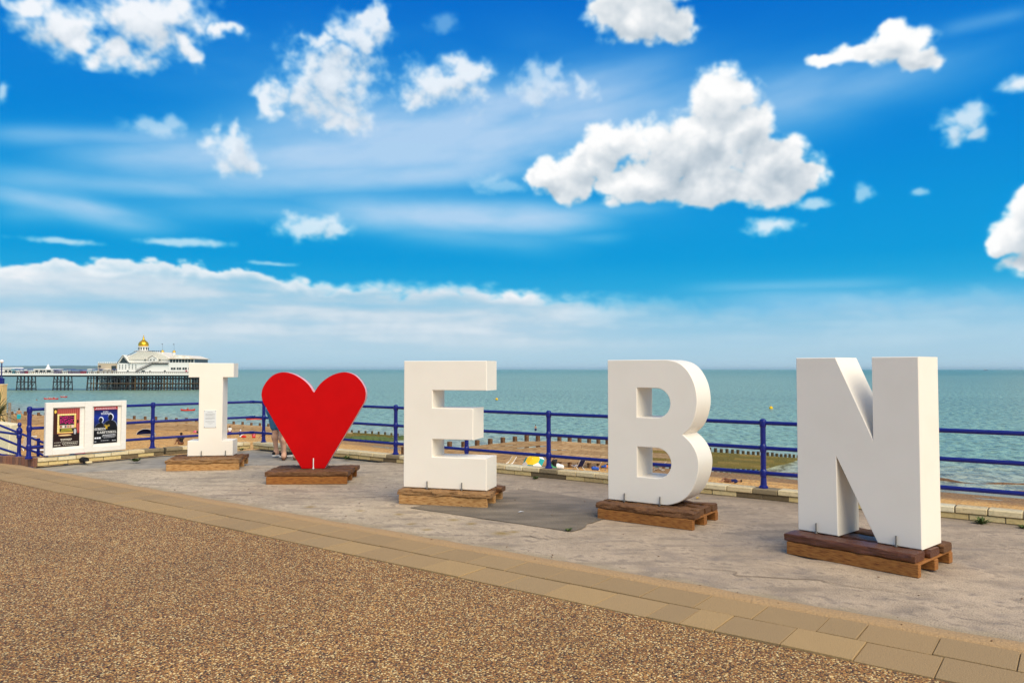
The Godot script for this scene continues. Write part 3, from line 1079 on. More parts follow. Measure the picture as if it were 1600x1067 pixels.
	for q in [[-4.6, 1.3, -3.2, 2.9], [-1.2, 1.0, -0.5, 1.9], [0.6, 1.2, 2.4, 1.75], [3.2, 1.4, 3.8, 3.0], [5.2, 1.1, 6.3, 2.2], [6.4, 2.6, 8.4, 3.0], [-6.4, 2.4, -4.9, 3.5], [2.6, 3.6, 4.4, 3.9]]:
		s = Shape.new()
		var prev := []
		for k in 25:
			var f := k / 24.0
			var p := Vector2(lerpf(q[0], q[2], f), lerpf(q[1], q[3], f)) + Vector2(n_ground.get_noise_1d(f * 90.0 + q[0] * 50.0), n_ground.get_noise_1d(f * 70.0 + q[1] * 90.0)) * 0.28
			var w := 0.0045 * sin(PI * clampf(f, 0.06, 0.94)) + 0.001
			var pair := [strip_at(p.x, p.y - w, 0.006), strip_at(p.x, p.y + w, 0.006)]
			if k > 0:
				s.quad(prev[0], pair[0], pair[1], prev[1])
			prev = pair
		part("crack", s.mesh(), mats["pier_rust"], stand)
	# darker patch of resurfacing between the E and the B
	var pp := PackedVector2Array([Vector2(-1.16, 8.90), Vector2(-0.20, 8.22), Vector2(0.56, 7.64), Vector2(1.16, 8.42), Vector2(1.5, 8.95), Vector2(0.95, 9.75), Vector2(0.15, 10.35), Vector2(-0.55, 9.75)])
	s = Shape.new()
	s.grid(60, 60, func(i: int, j: int) -> Array:
		var u := i / 60.0
		var v := j / 60.0
		var a := pp[0].lerp(pp[2], u)
		var b := pp[6].lerp(pp[4], u)
		var p := a.lerp(b, v)
		var e := n_ground.get_noise_2d(p.x * 90.0, p.y * 90.0)
		p += Vector2(e, -e) * 0.05 * (1.0 if (j == 0 or i == 0 or j == 60 or i == 60) else 0.0)
		var n1 := n_ground.get_noise_2d(p.x * 60.0, p.y * 150.0)
		var c := Color(0.24, 0.19, 0.135) * (1.0 + 0.45 * n1)
		c = c.lerp(Color(0.41, 0.315, 0.225), clampf(smoothstep(0.35, 1.0, v + n1 * 0.4) * 0.85, 0.0, 1.0))
		return [p3(p, 0.006), c])
	whole("dark_surface_patch", s.mesh(true), mats["asphalt_patch"], "dark patch of rough resurfacing on the concrete between E and B", "", "", "structure")
	beach_and_sea()


func beach_and_sea() -> void:
	var td := []
	for k in range(-78, 90):
		td.append(k * 4.0 if absi(k) < 40 else signf(k) * (160.0 + (absi(k) - 40) * 8.0))
	var dd := []
	for k in 150:
		dd.append(0.15 + k * 0.5)
	var s := Shape.new()
	s.grid(td.size() - 1, dd.size() - 1, func(i: int, j: int) -> Array:
		var t: float = td[i]
		var d: float = dd[j]
		var edge: float = 65.0 + n_ground.get_noise_2d(t * 1.1, 7.0) * 5.0
		var left := smoothstep(-40.0, -110.0, t)
		edge += left * 20.0
		var y := beach_y(d, t)
		y -= maxf(0.0, d - edge) * 0.12
		var n1 := n_ground.get_noise_2d(t * 4.0, d * 14.0)
		var c := Color(0.90, 0.69, 0.34) * (1.0 + 0.22 * n1)
		var damp: float = smoothstep(edge - 15.0, edge - 10.0, d + n1 * 5.0) * (1.0 - left * 0.75)
		c = c.lerp(Color(0.30, 0.235, 0.16), damp * 0.85)
		var ridge: float = smoothstep(4.0, 0.0, absf(d - (edge - 34.0 + n1 * 4.0)))
		c = c.lerp(Color(0.34, 0.20, 0.11), ridge * 0.35)
		return [wall_at(t, d, y), c])
	whole("shingle_beach", s.mesh(true), mats["shingle"], "orange-brown shingle beach sloping down to the water", "", "", "structure")
	s = Shape.new()
	s.grid(120, 60, func(i: int, j: int) -> Array:
		var t := -320.0 + i * 6.0
		var d := 56.0 + j * 1.0
		var y := -1.944 - 0.105 * d - 0.12 + n_ground.get_noise_2d(t * 3.0, d * 9.0) * 0.035
		if d > 92.0:
			y -= (d - 92.0) * 0.06
		var n1 := n_ground.get_noise_2d(t * 5.0, d * 22.0)
		return [wall_at(t, d, y), Color(0.36, 0.31, 0.27) * (1.0 + 0.3 * n1)])
	whole("wet_sand", s.mesh(true), mats["wet_sand"], "smooth wet sand shining at the water's edge", "", "", "structure")
	# low bars of dark sand and pebbles left standing in the shallows
	s = Shape.new()
	for b in [[79.0, 1.4, 0.16], [87.0, 1.8, 0.20], [94.5, 1.3, 0.30]]:
		s.grid(220, 8, func(i: int, j: int) -> Array:
			var t := -55.0 + i * 0.75
			var n1 := n_ground.get_noise_2d(t * 2.2, b[0] * 5.0)
			var d: float = b[0] + n1 * 4.0 + (j / 8.0 - 0.5) * b[1] * (1.0 + n_ground.get_noise_2d(t * 9.0, b[0]))
			var y: float = maxf(-1.944 - 0.105 * d - 0.12, SEA_Y) + sin(PI * j / 8.0) * b[2] * (0.6 + 1.6 * n_ground.get_noise_2d(t * 4.0, b[0] * 2.0)) - 0.10
			return [wall_at(t, d, y), Color(0.27, 0.20, 0.14) * (1.0 + n1 * 0.5)])
	whole("sand_bars", s.mesh(true), mats["shingle"], "thin dark bars of sand and pebbles in the shallows", "", "", "structure")
	# sea: near waves in real relief, then one sheet out to the horizon
	var n_sea := FastNoiseLite.new()
	n_sea.seed = 400
	n_sea.frequency = 0.02
	n_sea.fractal_octaves = 4
	var col := func(t: float, d: float) -> Color:
		var q := n_sea.get_noise_2d(t * 0.25, d * 1.1) * 0.5 + n_sea.get_noise_2d(t * 0.05 + 60.0, d * 0.25) * 0.8
		var far := smoothstep(400.0, 3200.0, d)
		var c := Color(0.26, 0.43, 0.32).lerp(Color(0.14, 0.33, 0.25), far)
		c = c.lerp(Color(0.44, 0.45, 0.32), smoothstep(135.0, 92.0, d + q * 16.0) * 0.85)
		return c * (1.0 + q * 0.16)
	var ds := [76.0]
	var step := 0.7
	while ds[-1] < 900.0:
		ds.append(ds[-1] + step)
		step *= 1.012
	var ns := 330
	s = Shape.new()
	s.grid(ns, ds.size() - 1, func(i: int, j: int) -> Array:
		var d: float = ds[j]
		var u := float(i) / ns * 2.0 - 1.0
		var t := u * (260.0 + d * 1.1) + d * 0.35
		var swell := sin(d * 0.42 + 3.0 * n_sea.get_noise_2d(t * 0.5, d * 0.3)) * 0.06
		var y := SEA_Y + (swell + n_sea.get_noise_2d(t * 5.0, d * 10.0) * 0.16 + n_sea.get_noise_2d(t * 14.0, d * 30.0) * 0.05) * smoothstep(80.0, 110.0, d)
		for b in [[101.0, 0.30], [110.0, 0.22], [122.0, 0.16]]:
			var at_: float = b[0] + n_sea.get_noise_2d(t * 0.9, b[0]) * 6.0
			var k: float = (d - at_) / (0.9 if d < at_ else 2.4)
			y += b[1] * exp(-k * k) * (0.5 + n_sea.get_noise_2d(t * 1.4, b[0] * 3.0))
		return [wall_at(t, d, y), col.call(t, d)])
	whole("sea", s.mesh(true), mats["sea"], "choppy blue-green sea off the beach", "", "", "structure")
	s = Shape.new()
	var rs := [0.0]
	while rs[-1] < 250000.0:
		rs.append(maxf(40.0, rs[-1] * 1.35))
	s.grid(48, rs.size() - 1, func(i: int, j: int) -> Array:
		var d: float = 890.0 + rs[j]
		var u := i / 48.0 * 2.0 - 1.0
		var t := u * (1400.0 + d * 1.6)
		return [wall_at(t, d, SEA_Y - 0.05), col.call(t, d)])
	whole("far_sea", s.mesh(true), mats["sea"], "open sea out to the horizon", "", "", "structure")
	s = Shape.new()
	for side in [-1.0, 1.0]:                       # the sea goes on past the beach on both sides
		s.grid(6, 14, func(i: int, j: int) -> Array:
			var d := 76.0 + j * 60.0
			var t0 := 260.0 + d * 1.1 - 6.0
			var t: float = side * (t0 + i * 700.0) + d * 0.35
			return [wall_at(t, d, SEA_Y - 0.08), col.call(t, d)])
	whole("side_sea", s.mesh(true), mats["sea"], "sea along the coast to either side", "", "", "structure")
	# low hills of the coast beyond the pier
	s = Shape.new()
	var nh := 120
	s.grid(nh, 8, func(i: int, j: int) -> Array:
		var x := -20000.0 + i * 110.0
		var env: float = smoothstep(-6900.0, -10800.0, x) * 1.0
		var h: float = (105.0 + n_ground.get_noise_1d(x * 0.010) * 55.0 + n_ground.get_noise_1d(x * 0.05) * 14.0) * env + SEA_Y - 4.0
		var k := sin(PI * j / 8.0)
		return [Vector3(x, SEA_Y - 5.0 + (h - SEA_Y) * k, -17000.0 - j * 350.0), Color.WHITE])
	whole("far_coast", s.mesh(), mats["coast"], "low hazy hills of the far coast on the horizon", "", "", "structure")


# ------------------------------------------------------------------ low wall and blue railing
func brick_run(w: Node3D, a: Vector2, b: Vector2, inward: Vector2, unit: float, stains := []) -> void:
	var dir := (b - a).normalized()
	var length := a.distance_to(b)
	var turn := atan2(dir.y, dir.x)
	var out := -inward
	part("mortar_core", box_mesh(Vector3(length, 0.13, 0.17), 0.0), mats["mortar"], w, at(p3(a + dir * length * 0.5 + out * 0.105, 0.062), turn))
	for course in 2:
		var t := 0.0
		if course == 0:
			t = -unit * 0.45
		while t < length - 0.02:
			var l := unit * rng.randf_range(0.96, 1.05)
			var t0 := maxf(t, 0.0)
			var t1 := minf(t + l, length)
			t += l
			if t1 - t0 < 0.05:
				continue
			var c := a + dir * (t0 + t1) * 0.5
			var stain := ""
			for q in stains:                       # rust and damp below the railing posts
				if absf((t0 + t1) * 0.5 - q[0]) < q[1] * (0.6 if course == 1 else 1.0):
					stain = "stained_"
			var size := snappedf(t1 - t0 - 0.009, 0.01)
			var twist := turn + rng.randf_range(-0.012, 0.012)
			if course == 1:
				part("coping_stone", box_mesh(Vector3(size, 0.062, 0.212), 0.007), mats[stain + "coping_%d" % rng.randi_range(0, 3)], w, at(p3(c + out * 0.1, 0.101 + rng.randf_range(-0.003, 0.003)), twist))
			else:
				part("brick", box_mesh(Vector3(size, 0.058, 0.19), 0.006), mats[stain + "brick_%d" % rng.randi_range(0, 3)], w, at(p3(c + out * (0.108 + rng.randf_range(-0.003, 0.003)), 0.034), twist))


func railing_post(parent: Node3D, pos: Vector3, heights: Array) -> void:
	var key := "railing post"
	if not shared.has(key):
		var pr := [[0.0, 0.0], [0.056, 0.0], [0.056, 0.02], [0.040, 0.035]]
		for h in heights:
			pr.append_array([[0.033, h - 0.055], [0.039, h - 0.042], [0.042, h - 0.02], [0.042, h + 0.02], [0.039, h + 0.036], [0.033, h + 0.048]])
		pr.pop_back()
		pr.append_array([[0.037, heights[-1] + 0.038], [0.022, heights[-1] + 0.050], [0.0, heights[-1] + 0.053]])
		var s := Shape.new()
		s.lathe(pr, 16)
		shared[key] = s.mesh()
	part("post", shared[key], mats["blue_paint"], parent, at(pos))


func walls_and_railing() -> void:
	var w := thing("low_brick_wall", "low wall of buff brick and coping stones running right behind the letters", "wall")
	brick_run(w, CORNER + WU * 0.02, CORNER + WU * 17.5, -WN, 0.315, [[7.12, 0.22], [10.31, 0.25], [3.95, 0.2], [8.6, 0.12]])
	w = thing("low_brick_wall", "low buff brick wall angled behind the letter I and the notice board", "wall")
	var d1 := (LEFT_M - LEFT_A).normalized()
	var d2 := (CORNER - LEFT_M).normalized()
	brick_run(w, LEFT_A, LEFT_M - d1 * 0.01, Vector2(d1.y, -d1.x), 0.30, [[2.02, 0.2], [1.5, 0.1]])
	brick_run(w, LEFT_M + d2 * 0.03, CORNER - d2 * 0.03, Vector2(d2.y, -d2.x), 0.30, [[0.15, 0.32]])
	w = thing("red_brick_kerb", "short red-brown brick kerb at the top of the beach steps", "kerb")
	var a := LEFT_A + Vector2(-0.02, 0.02)
	var dir := Vector2(-0.925, 0.38)
	for k in 16:
		part("brick", box_mesh(Vector3(0.068, 0.15, 0.215), 0.006), mats["red_brick_%d" % rng.randi_range(0, 3)], w, at(p3(a + dir * (0.04 + k * 0.077) + Vector2(0.38, 0.925) * 0.10, 0.062 + rng.randf_range(-0.004, 0.004)), atan2(dir.y, dir.x)))
	part("mortar_core", box_mesh(Vector3(1.22, 0.12, 0.18)), mats["mortar"], w, at(p3(a + dir * 0.63 + Vector2(0.38, 0.925) * 0.10, 0.05), atan2(dir.y, dir.x)))
	# blue railing of three round rails
	var heights := [0.185, 0.495, 0.805]
	var r := thing("blue_railing", "royal blue tubular seafront railing with three rails along the low wall", "railing")
	var posts := [Vector2(-7.96, 12.69), Vector2(-6.70, 14.35), Vector2(-5.30, 15.70)]
	for t in [0.24, 2.09, 3.95, 5.54, 7.12, 8.71, 10.31, 11.9, 13.5, 15.1, 16.7]:
		posts.append(CORNER + WU * t + WN * 0.10)
	for k in posts.size():
		if k != 2:
			railing_post(r, p3(posts[k], 0.13), heights)
		if k == 0:
			continue
		for h in heights:
			var p := p3(posts[k - 1], 0.13 + h)
			var q := p3(posts[k], 0.13 + h)
			part("rail", tube_mesh(1.0, 0.0245, 0.0245, 12), mats["blue_paint"], r, along(p, q))
			if k == 2:
				var s := Shape.new()
				s.tube(q + (p - q).normalized() * 0.055, q, 0.030, 0.030, 12)
				var nx := p3(posts[3], 0.13 + h)
				s.tube(q, q + (nx - q).normalized() * 0.055, 0.030, 0.030, 12)
				s.ball(q, Vector3.ONE * 0.030, 12, 6)
				part("elbow", s.mesh(), mats["blue_paint"], r)
	# the short railing at the head of the beach steps
	r = thing("stair_railing", "blue stair railing with a ball-topped newel beside the beach steps", "railing")
	var newel := Vector2(-8.32, 13.00)
	var far_post := Vector2(-9.15, 13.36)
	for q in [newel, far_post]:
		var s := Shape.new()
		s.lathe([[0.0, 0.0], [0.058, 0.0], [0.058, 0.03], [0.036, 0.06], [0.030, 0.10], [0.030, 0.33], [0.042, 0.35], [0.042, 0.39], [0.030, 0.41], [0.044, 0.43], [0.048, 0.47], [0.040, 0.50], [0.022, 0.515], [0.018, 0.53], [0.030, 0.55], [0.032, 0.57], [0.022, 0.595], [0.0, 0.605]], 14)
		part("newel_post", s.mesh(), mats["blue_paint"], r, at(p3(q, 0.10)))
	for q in [[0.50, 0.53], [0.17, 0.30], [0.10, 0.16]]:
		part("rail", tube_mesh(1.0, 0.02, 0.02, 10), mats["blue_paint"], r, along(p3(newel, q[0]), p3(far_post, q[1] + 0.02)))
	for y in [0.62, 0.40, 0.10]:
		part("rail", tube_mesh(1.0, 0.02, 0.02, 10), mats["blue_paint"], r, along(p3(Vector2(-9.2, 13.75), y), p3(Vector2(-7.45, 13.55), y - 0.62)))
	for q in [[-9.2, 13.75, 0.62], [-8.4, 13.66, 0.34], [-7.5, 13.56, 0.0]]:
		part("stair_post", tube_mesh(1.0, 0.026, 0.026, 10), mats["blue_paint"], r, along(p3(Vector2(q[0], q[1]), q[2] - 1.1), p3(Vector2(q[0], q[1]), q[2] + 0.04)))


# ------------------------------------------------------------------ letters, heart, pallets
func curve(points: Array, steps := 6) -> PackedVector2Array:
	var out := PackedVector2Array()
	for i in points.size() - 1:
		var p0: Vector2 = points[maxi(i - 1, 0)]
		var p1: Vector2 = points[i]
		var p2: Vector2 = points[i + 1]
		var p3_: Vector2 = points[mini(i + 2, points.size() - 1)]
		for k in steps:
			out.append(p1.cubic_interpolate(p2, p0, p3_, float(k) / steps))
	out.append(points[-1])
	return out


func counter(x0: float, y0: float, y1: float, xr: float) -> PackedVector2Array:     # the D-shaped hole of the B, clockwise
	var out := PackedVector2Array([Vector2(x0, y0), Vector2(x0, y1)])
	var r := (y1 - y0) * 0.5
	for k in 25:
		var an := PI * 0.5 - PI * k / 24.0
		out.append(Vector2(xr - r + cos(an) * r, y0 + r + sin(an) * r))
	return out


func pallet(label: String, origin: Vector2, turn: float, width: float, depth: float, woods: Array, boards: String, n_top: int) -> void:
	var o := thing("pallet", label, "pallet", p3(origin, 0.0), turn, "pallets under the letters")
	var zs := [0.03, depth * 0.5, depth - 0.04]
	for k in 3:
		var h := 0.106 if k == 0 else 0.088
		var s := Shape.new()
		s.box(Vector3(width * 0.5 + rng.randf_range(-0.004, 0.004), h * 0.5 + 0.001, -zs[k]), Vector3(width, h, 0.055 if k == 0 else 0.075), 0.005)
		part("stringer", s.mesh(), mats[boards], o)
	for x in [0.055, width * 0.5, width - 0.055]:
		var s := Shape.new()
		s.box(Vector3(x, 0.098, -(depth + 0.06) * 0.5), Vector3(0.10, 0.018, depth - 0.075), 0.003)
		part("cross_board", s.mesh(), mats["board_0"], o)
	var z := 0.0
	var pitch := (depth + 0.03) / n_top
	var nz := FastNoiseLite.new()
	nz.frequency = 2.2
	nz.fractal_octaves = 3
	for k in n_top:
		nz.seed = rng.randi()
		var sw := pitch * rng.randf_range(0.76, 0.86)
		var s := Shape.new()
		var rough: float = woods[1]
		var l := width + 0.03 + rng.randf_range(-0.035, 0.045)
		var h := 0.068 + rng.randf_range(-0.004, 0.003)
		var x0 := -0.02 + rng.randf_range(-0.012, 0.012)
		var rings := 44
		var prof := []
		for e in [[-0.5, -0.5], [0.5, -0.5], [0.5, 0.5], [-0.5, 0.5]]:
			for q in 3:
				var an := atan2(e[1], e[0]) + (q - 1) * 0.6
				prof.append(Vector2(e[0] * (sw - 0.03) + cos(an) * 0.015, e[1] * (h - 0.03) + sin(an) * 0.015))
		var full := PackedVector2Array()
		for i in prof.size():
			full.append(prof[i])
			full.append((prof[i] + prof[(i + 1) % prof.size()]) * 0.5)
		var pts := []
		for i in rings + 1:
			var ring := []
			for q in full:
				var x := x0 + l * i / rings
				var shrink := 1.0 - (0.05 if (i == 0 or i == rings) else 0.0)
				var p := Vector3(x, 0.110 + h * 0.5 + q.y * shrink, -(z + sw * 0.5) + q.x * shrink)
				var e := nz.get_noise_3d(x * 1.6, p.y * 5.0, p.z * 5.0) * rough
				p.z += signf(q.x) * e * 0.042
				if q.y > 0:
					p.y -= absf(e) * 0.034
				ring.append(p)
			pts.append(ring)
		var cnt := full.size()
		for i in rings:
			for j in cnt:
				s.quad(pts[i][j], pts[i][(j + 1) % cnt], pts[i + 1][(j + 1) % cnt], pts[i + 1][j])
		for i in [0, rings]:
			var mid := Vector3.ZERO
			for q in pts[i]:
				mid += q / cnt
			for j in cnt:
				if i == 0:
					s.tri(mid, pts[i][(j + 1) % cnt], pts[i][j])
				else:
					s.tri(mid, pts[i][j], pts[i][(j + 1) % cnt])
		part("top_plank", s.mesh(), mats[woods[0][k % woods[0].size()]], o)
		z += pitch


func bolts(o: Node3D, xs: Array, m: String, height := 0.085) -> void:
	for x in xs:
		var s := Shape.new()
		s.tube(Vector3(x, -0.01, 0.018), Vector3(x, height, 0.018), 0.0075, 0.0075, 8)
		s.tube(Vector3(x, 0.0, 0.018), Vector3(x, 0.012, 0.018), 0.015, 0.015, 6)
		part("threaded_bolt", s.mesh(), mats[m], o)


func letters() -> void:
	var group := "large white letters on pallets"
	var base := 0.181
	pallet("weathered pallet of rough knotty sleepers under the letter I", Vector2(-5.44, 12.11), deg_to_rad(9.2), 1.10, 0.86, [["sleeper_4", "sleeper_2", "sleeper_0"], 1.0], "board_2", 3)
	var o := thing("letter_i", "large white letter I with a notice plaque on its stem", "letter", p3(Vector2(-5.31, 12.60), base), deg_to_rad(9.1), group)
	var s := Shape.new()
	s.plate([PackedVector2Array([Vector2(0, 0), Vector2(0.709, 0), Vector2(0.709, 0.247), Vector2(0.54, 0.247), Vector2(0.54, 1.286), Vector2(0.709, 1.286), Vector2(0.709, 1.52), Vector2(0, 1.52), Vector2(0, 1.286), Vector2(0.168, 1.286), Vector2(0.168, 0.247), Vector2(0, 0.247)])], 0.40, 0.006)
	part("letter_body", s.mesh(), mats["letter_paint"], o)
	bolts(o, [0.222, 0.60], "steel")
	plaque(o)
	pallet("brown pallet with three dark planks under the red heart", Vector2(-3.42, 10.72), deg_to_rad(2.1), 1.12, 0.83, [["sleeper_0", "sleeper_1", "sleeper_0"], 0.7], "board_1", 3)
	o = thing("heart", "large red heart with a white edge tinted pink as bounced red light standing between I and E", "heart sign", p3(Vector2(-2.85, 11.05), base), deg_to_rad(3.5))
	var half := [Vector2(0.004, 1.087), Vector2(0.075, 1.195), Vector2(0.173, 1.284), Vector2(0.300, 1.352), Vector2(0.437, 1.378), Vector2(0.560, 1.346), Vector2(0.650, 1.270), Vector2(0.715, 1.170), Vector2(0.740, 1.068), Vector2(0.722, 0.960), Vector2(0.668, 0.862), Vector2(0.560, 0.672), Vector2(0.444, 0.475), Vector2(0.163, 0.0)]
	var right := curve(half, 5)
	var loop := PackedVector2Array()
	for k in range(right.size() - 1, -1, -1):
		loop.append(right[k])
	for k in range(1, right.size()):
		loop.append(Vector2(-right[k].x, right[k].y))
	var ins := PackedVector2Array()
	s = Shape.new()
	s.plate([loop], 0.012, 0.003)
	part("front_panel", s.mesh(), mats["heart_paint"], o)
	s = Shape.new()
	s.plate([loop], 0.156, 0.004)
	part("edge_band", s.mesh(), mats["heart_edge"], o, at(Vector3(0, 0, -0.0122)))
	s = Shape.new()
	s.plate([loop], 0.012, 0.003)
	part("back_panel", s.mesh(), mats["heart_paint"], o, at(Vector3(0, 0, -0.1684)))
	bolts(o, [0.006], "white_paint", 0.15)
	pallet("pallet with a clean pine front board and bark-edged planks under the letter E", Vector2(-1.35, 9.20), deg_to_rad(-15.3), 1.10, 0.68, [["sleeper_4", "sleeper_2", "sleeper_0"], 1.0], "board_2", 3)
	o = thing("letter_e", "large white letter E standing between the heart and the B", "letter", p3(Vector2(-1.312, 9.324), base), deg_to_rad(-16.4), group)
	s = Shape.new()
	s.plate([PackedVector2Array([Vector2(0, 0), Vector2(1.055, 0), Vector2(1.055, 0.373), Vector2(0.372, 0.373), Vector2(0.372, 0.585), Vector2(0.888, 0.585), Vector2(0.888, 0.957), Vector2(0.372, 0.957), Vector2(0.372, 1.168), Vector2(1.055, 1.168), Vector2(1.055, 1.52), Vector2(0, 1.52)])], 0.40, 0.006)
	part("letter_body", s.mesh(), mats["letter_paint"], o)
	bolts(o, [0.315, 0.755], "steel")
	pallet("brown pallet with an orange-brown front board under the letter B", Vector2(0.915, 8.30), deg_to_rad(-35.8), 1.08, 0.70, [["sleeper_0", "sleeper_2", "sleeper_0"], 0.8], "board_0", 4)
	o = thing("letter_b", "large white letter B with two round-sided openings", "letter", p3(Vector2(1.052, 8.454), base), deg_to_rad(-34.5), group)
	var lower := curve([Vector2(0.64, 0.0), Vector2(0.715, 0.008), Vector2(0.84, 0.056), Vector2(0.937, 0.145), Vector2(1.010, 0.290), Vector2(1.037, 0.440), Vector2(1.015, 0.561), Vector2(0.955, 0.665), Vector2(0.868, 0.744)], 5)
	var upper := curve([Vector2(0.868, 0.744), Vector2(0.947, 0.823), Vector2(1.003, 0.949), Vector2(1.025, 1.100), Vector2(1.000, 1.262), Vector2(0.930, 1.400), Vector2(0.835, 1.483), Vector2(0.720, 1.516), Vector2(0.64, 1.52)], 5)
	loop = PackedVector2Array([Vector2(0, 0)])
	loop.append_array(lower)
	loop.append_array(upper.slice(1))
	loop.append(Vector2(0, 1.52))
	s = Shape.new()
	s.plate([loop, counter(0.351, 0.907, 1.220, 0.729), counter(0.351, 0.273, 0.590, 0.735)], 0.40, 0.006)
	part("letter_body", s.mesh(), mats["letter_paint"], o)
	bolts(o, [0.205, 0.615], "steel")
	pallet("dark red-brown shiny pallet with a round-nosed front plank under the letter N", Vector2(2.385, 6.73), deg_to_rad(-47.8), 1.08, 0.74, [["sleeper_3", "sleeper_3", "sleeper_0"], 0.45], "board_0", 3)
	o = thing("letter_n", "large white letter N at the right end of the row", "letter", p3(Vector2(2.538, 6.858), base), deg_to_rad(-48.6), group)
	s = Shape.new()
	s.plate([PackedVector2Array([Vector2(0, 0), Vector2(0.362, 0), Vector2(0.355, 0.675), Vector2(0.690, 0), Vector2(1.035, 0), Vector2(1.035, 1.52), Vector2(0.667, 1.52), Vector2(0.667, 0.841), Vector2(0.362, 1.52), Vector2(0, 1.52)])], 0.40, 0.006)
	part("letter_body", s.mesh(), mats["letter_paint"], o)
	bolts(o, [0.175, 0.845], "steel")


func image_mat(called: String, im: Image, rough := 0.4) -> StandardMaterial3D:
	var m := mat(called, Color.WHITE, rough)
	m.albedo_texture = ImageTexture.create_from_image(im)
	m.texture_repeat = false
	return m


func plaque(o: Node3D) -> void:
	var im := Image.create(220, 320, false, Image.FORMAT_RGB8)
	im.fill(Color(0.86, 0.87, 0.87))
	var r := RandomNumberGenerator.new()
	r.seed = 4
	var rows := [[28, 62, 158, 6]]
	for k in 7:
		rows.append([56 + k * 8, 24, 196 if k != 4 else 150, 3])
	for k in 6:
		rows.append([128 + k * 8, 24, 196 if k != 5 else 140, 3])
	for k in 3:
		rows.append([200 + k * 8, 24, 190, 3])
	rows.append([240, 56, 164, 3])
	rows.append([250, 84, 136, 3])
	for q in rows:                                 # the small print, too fine to be read
		var x: int = q[1]
		while x < q[2]:
			var w := r.randi_range(6, 18)
			im.fill_rect(Rect2i(x, q[0], mini(w, q[2] - x), q[3]), Color(0.45, 0.45, 0.46))
			x += w + 4
	var s := Shape.new()
	s.box(Vector3(0, 0, 0), Vector3(0.196, 0.286, 0.005), 0.0015)
	var b := part("plaque", s.mesh(), mats["white_paint"], o, at(Vector3(0.350, 0.605, 0.0045)))
	s = Shape.new()
	s.quad(Vector3(-0.094, -0.139, 0), Vector3(0.094, -0.139, 0), Vector3(0.094, 0.139, 0), Vector3(-0.094, 0.139, 0), true)
	part("printed_face", s.mesh(false, true), image_mat("plaque_print", im), b, at(Vector3(0, 0, 0.0035)))
	for x in [-0.088, 0.088]:
		for y in [-0.132, 0.132]:
			s = Shape.new()
			s.ball(Vector3(x, y, 0.004), Vector3(0.006, 0.006, 0.003), 8, 4)
			part("screw", s.mesh(), mats["steel"], b)


# ------------------------------------------------------------------ pier, about half a kilometre away
func pier_x(u: float) -> float:
	return (u - 800.0) * 0.4


func pier_y(v: float) -> float:
	return 1.6 + (577.0 - v) * 0.4


func block(u0: float, u1: float, v0: float, v1: float, z0: float, z1: float) -> ArrayMesh:
	var s := Shape.new()
	s.box(Vector3((pier_x(u0) + pier_x(u1)) * 0.5, (pier_y(v0) + pier_y(v1)) * 0.5, -(z0 + z1) * 0.5), Vector3((u1 - u0) * 0.4, (v1 - v0) * 0.4, z1 - z0))
	return s.mesh()


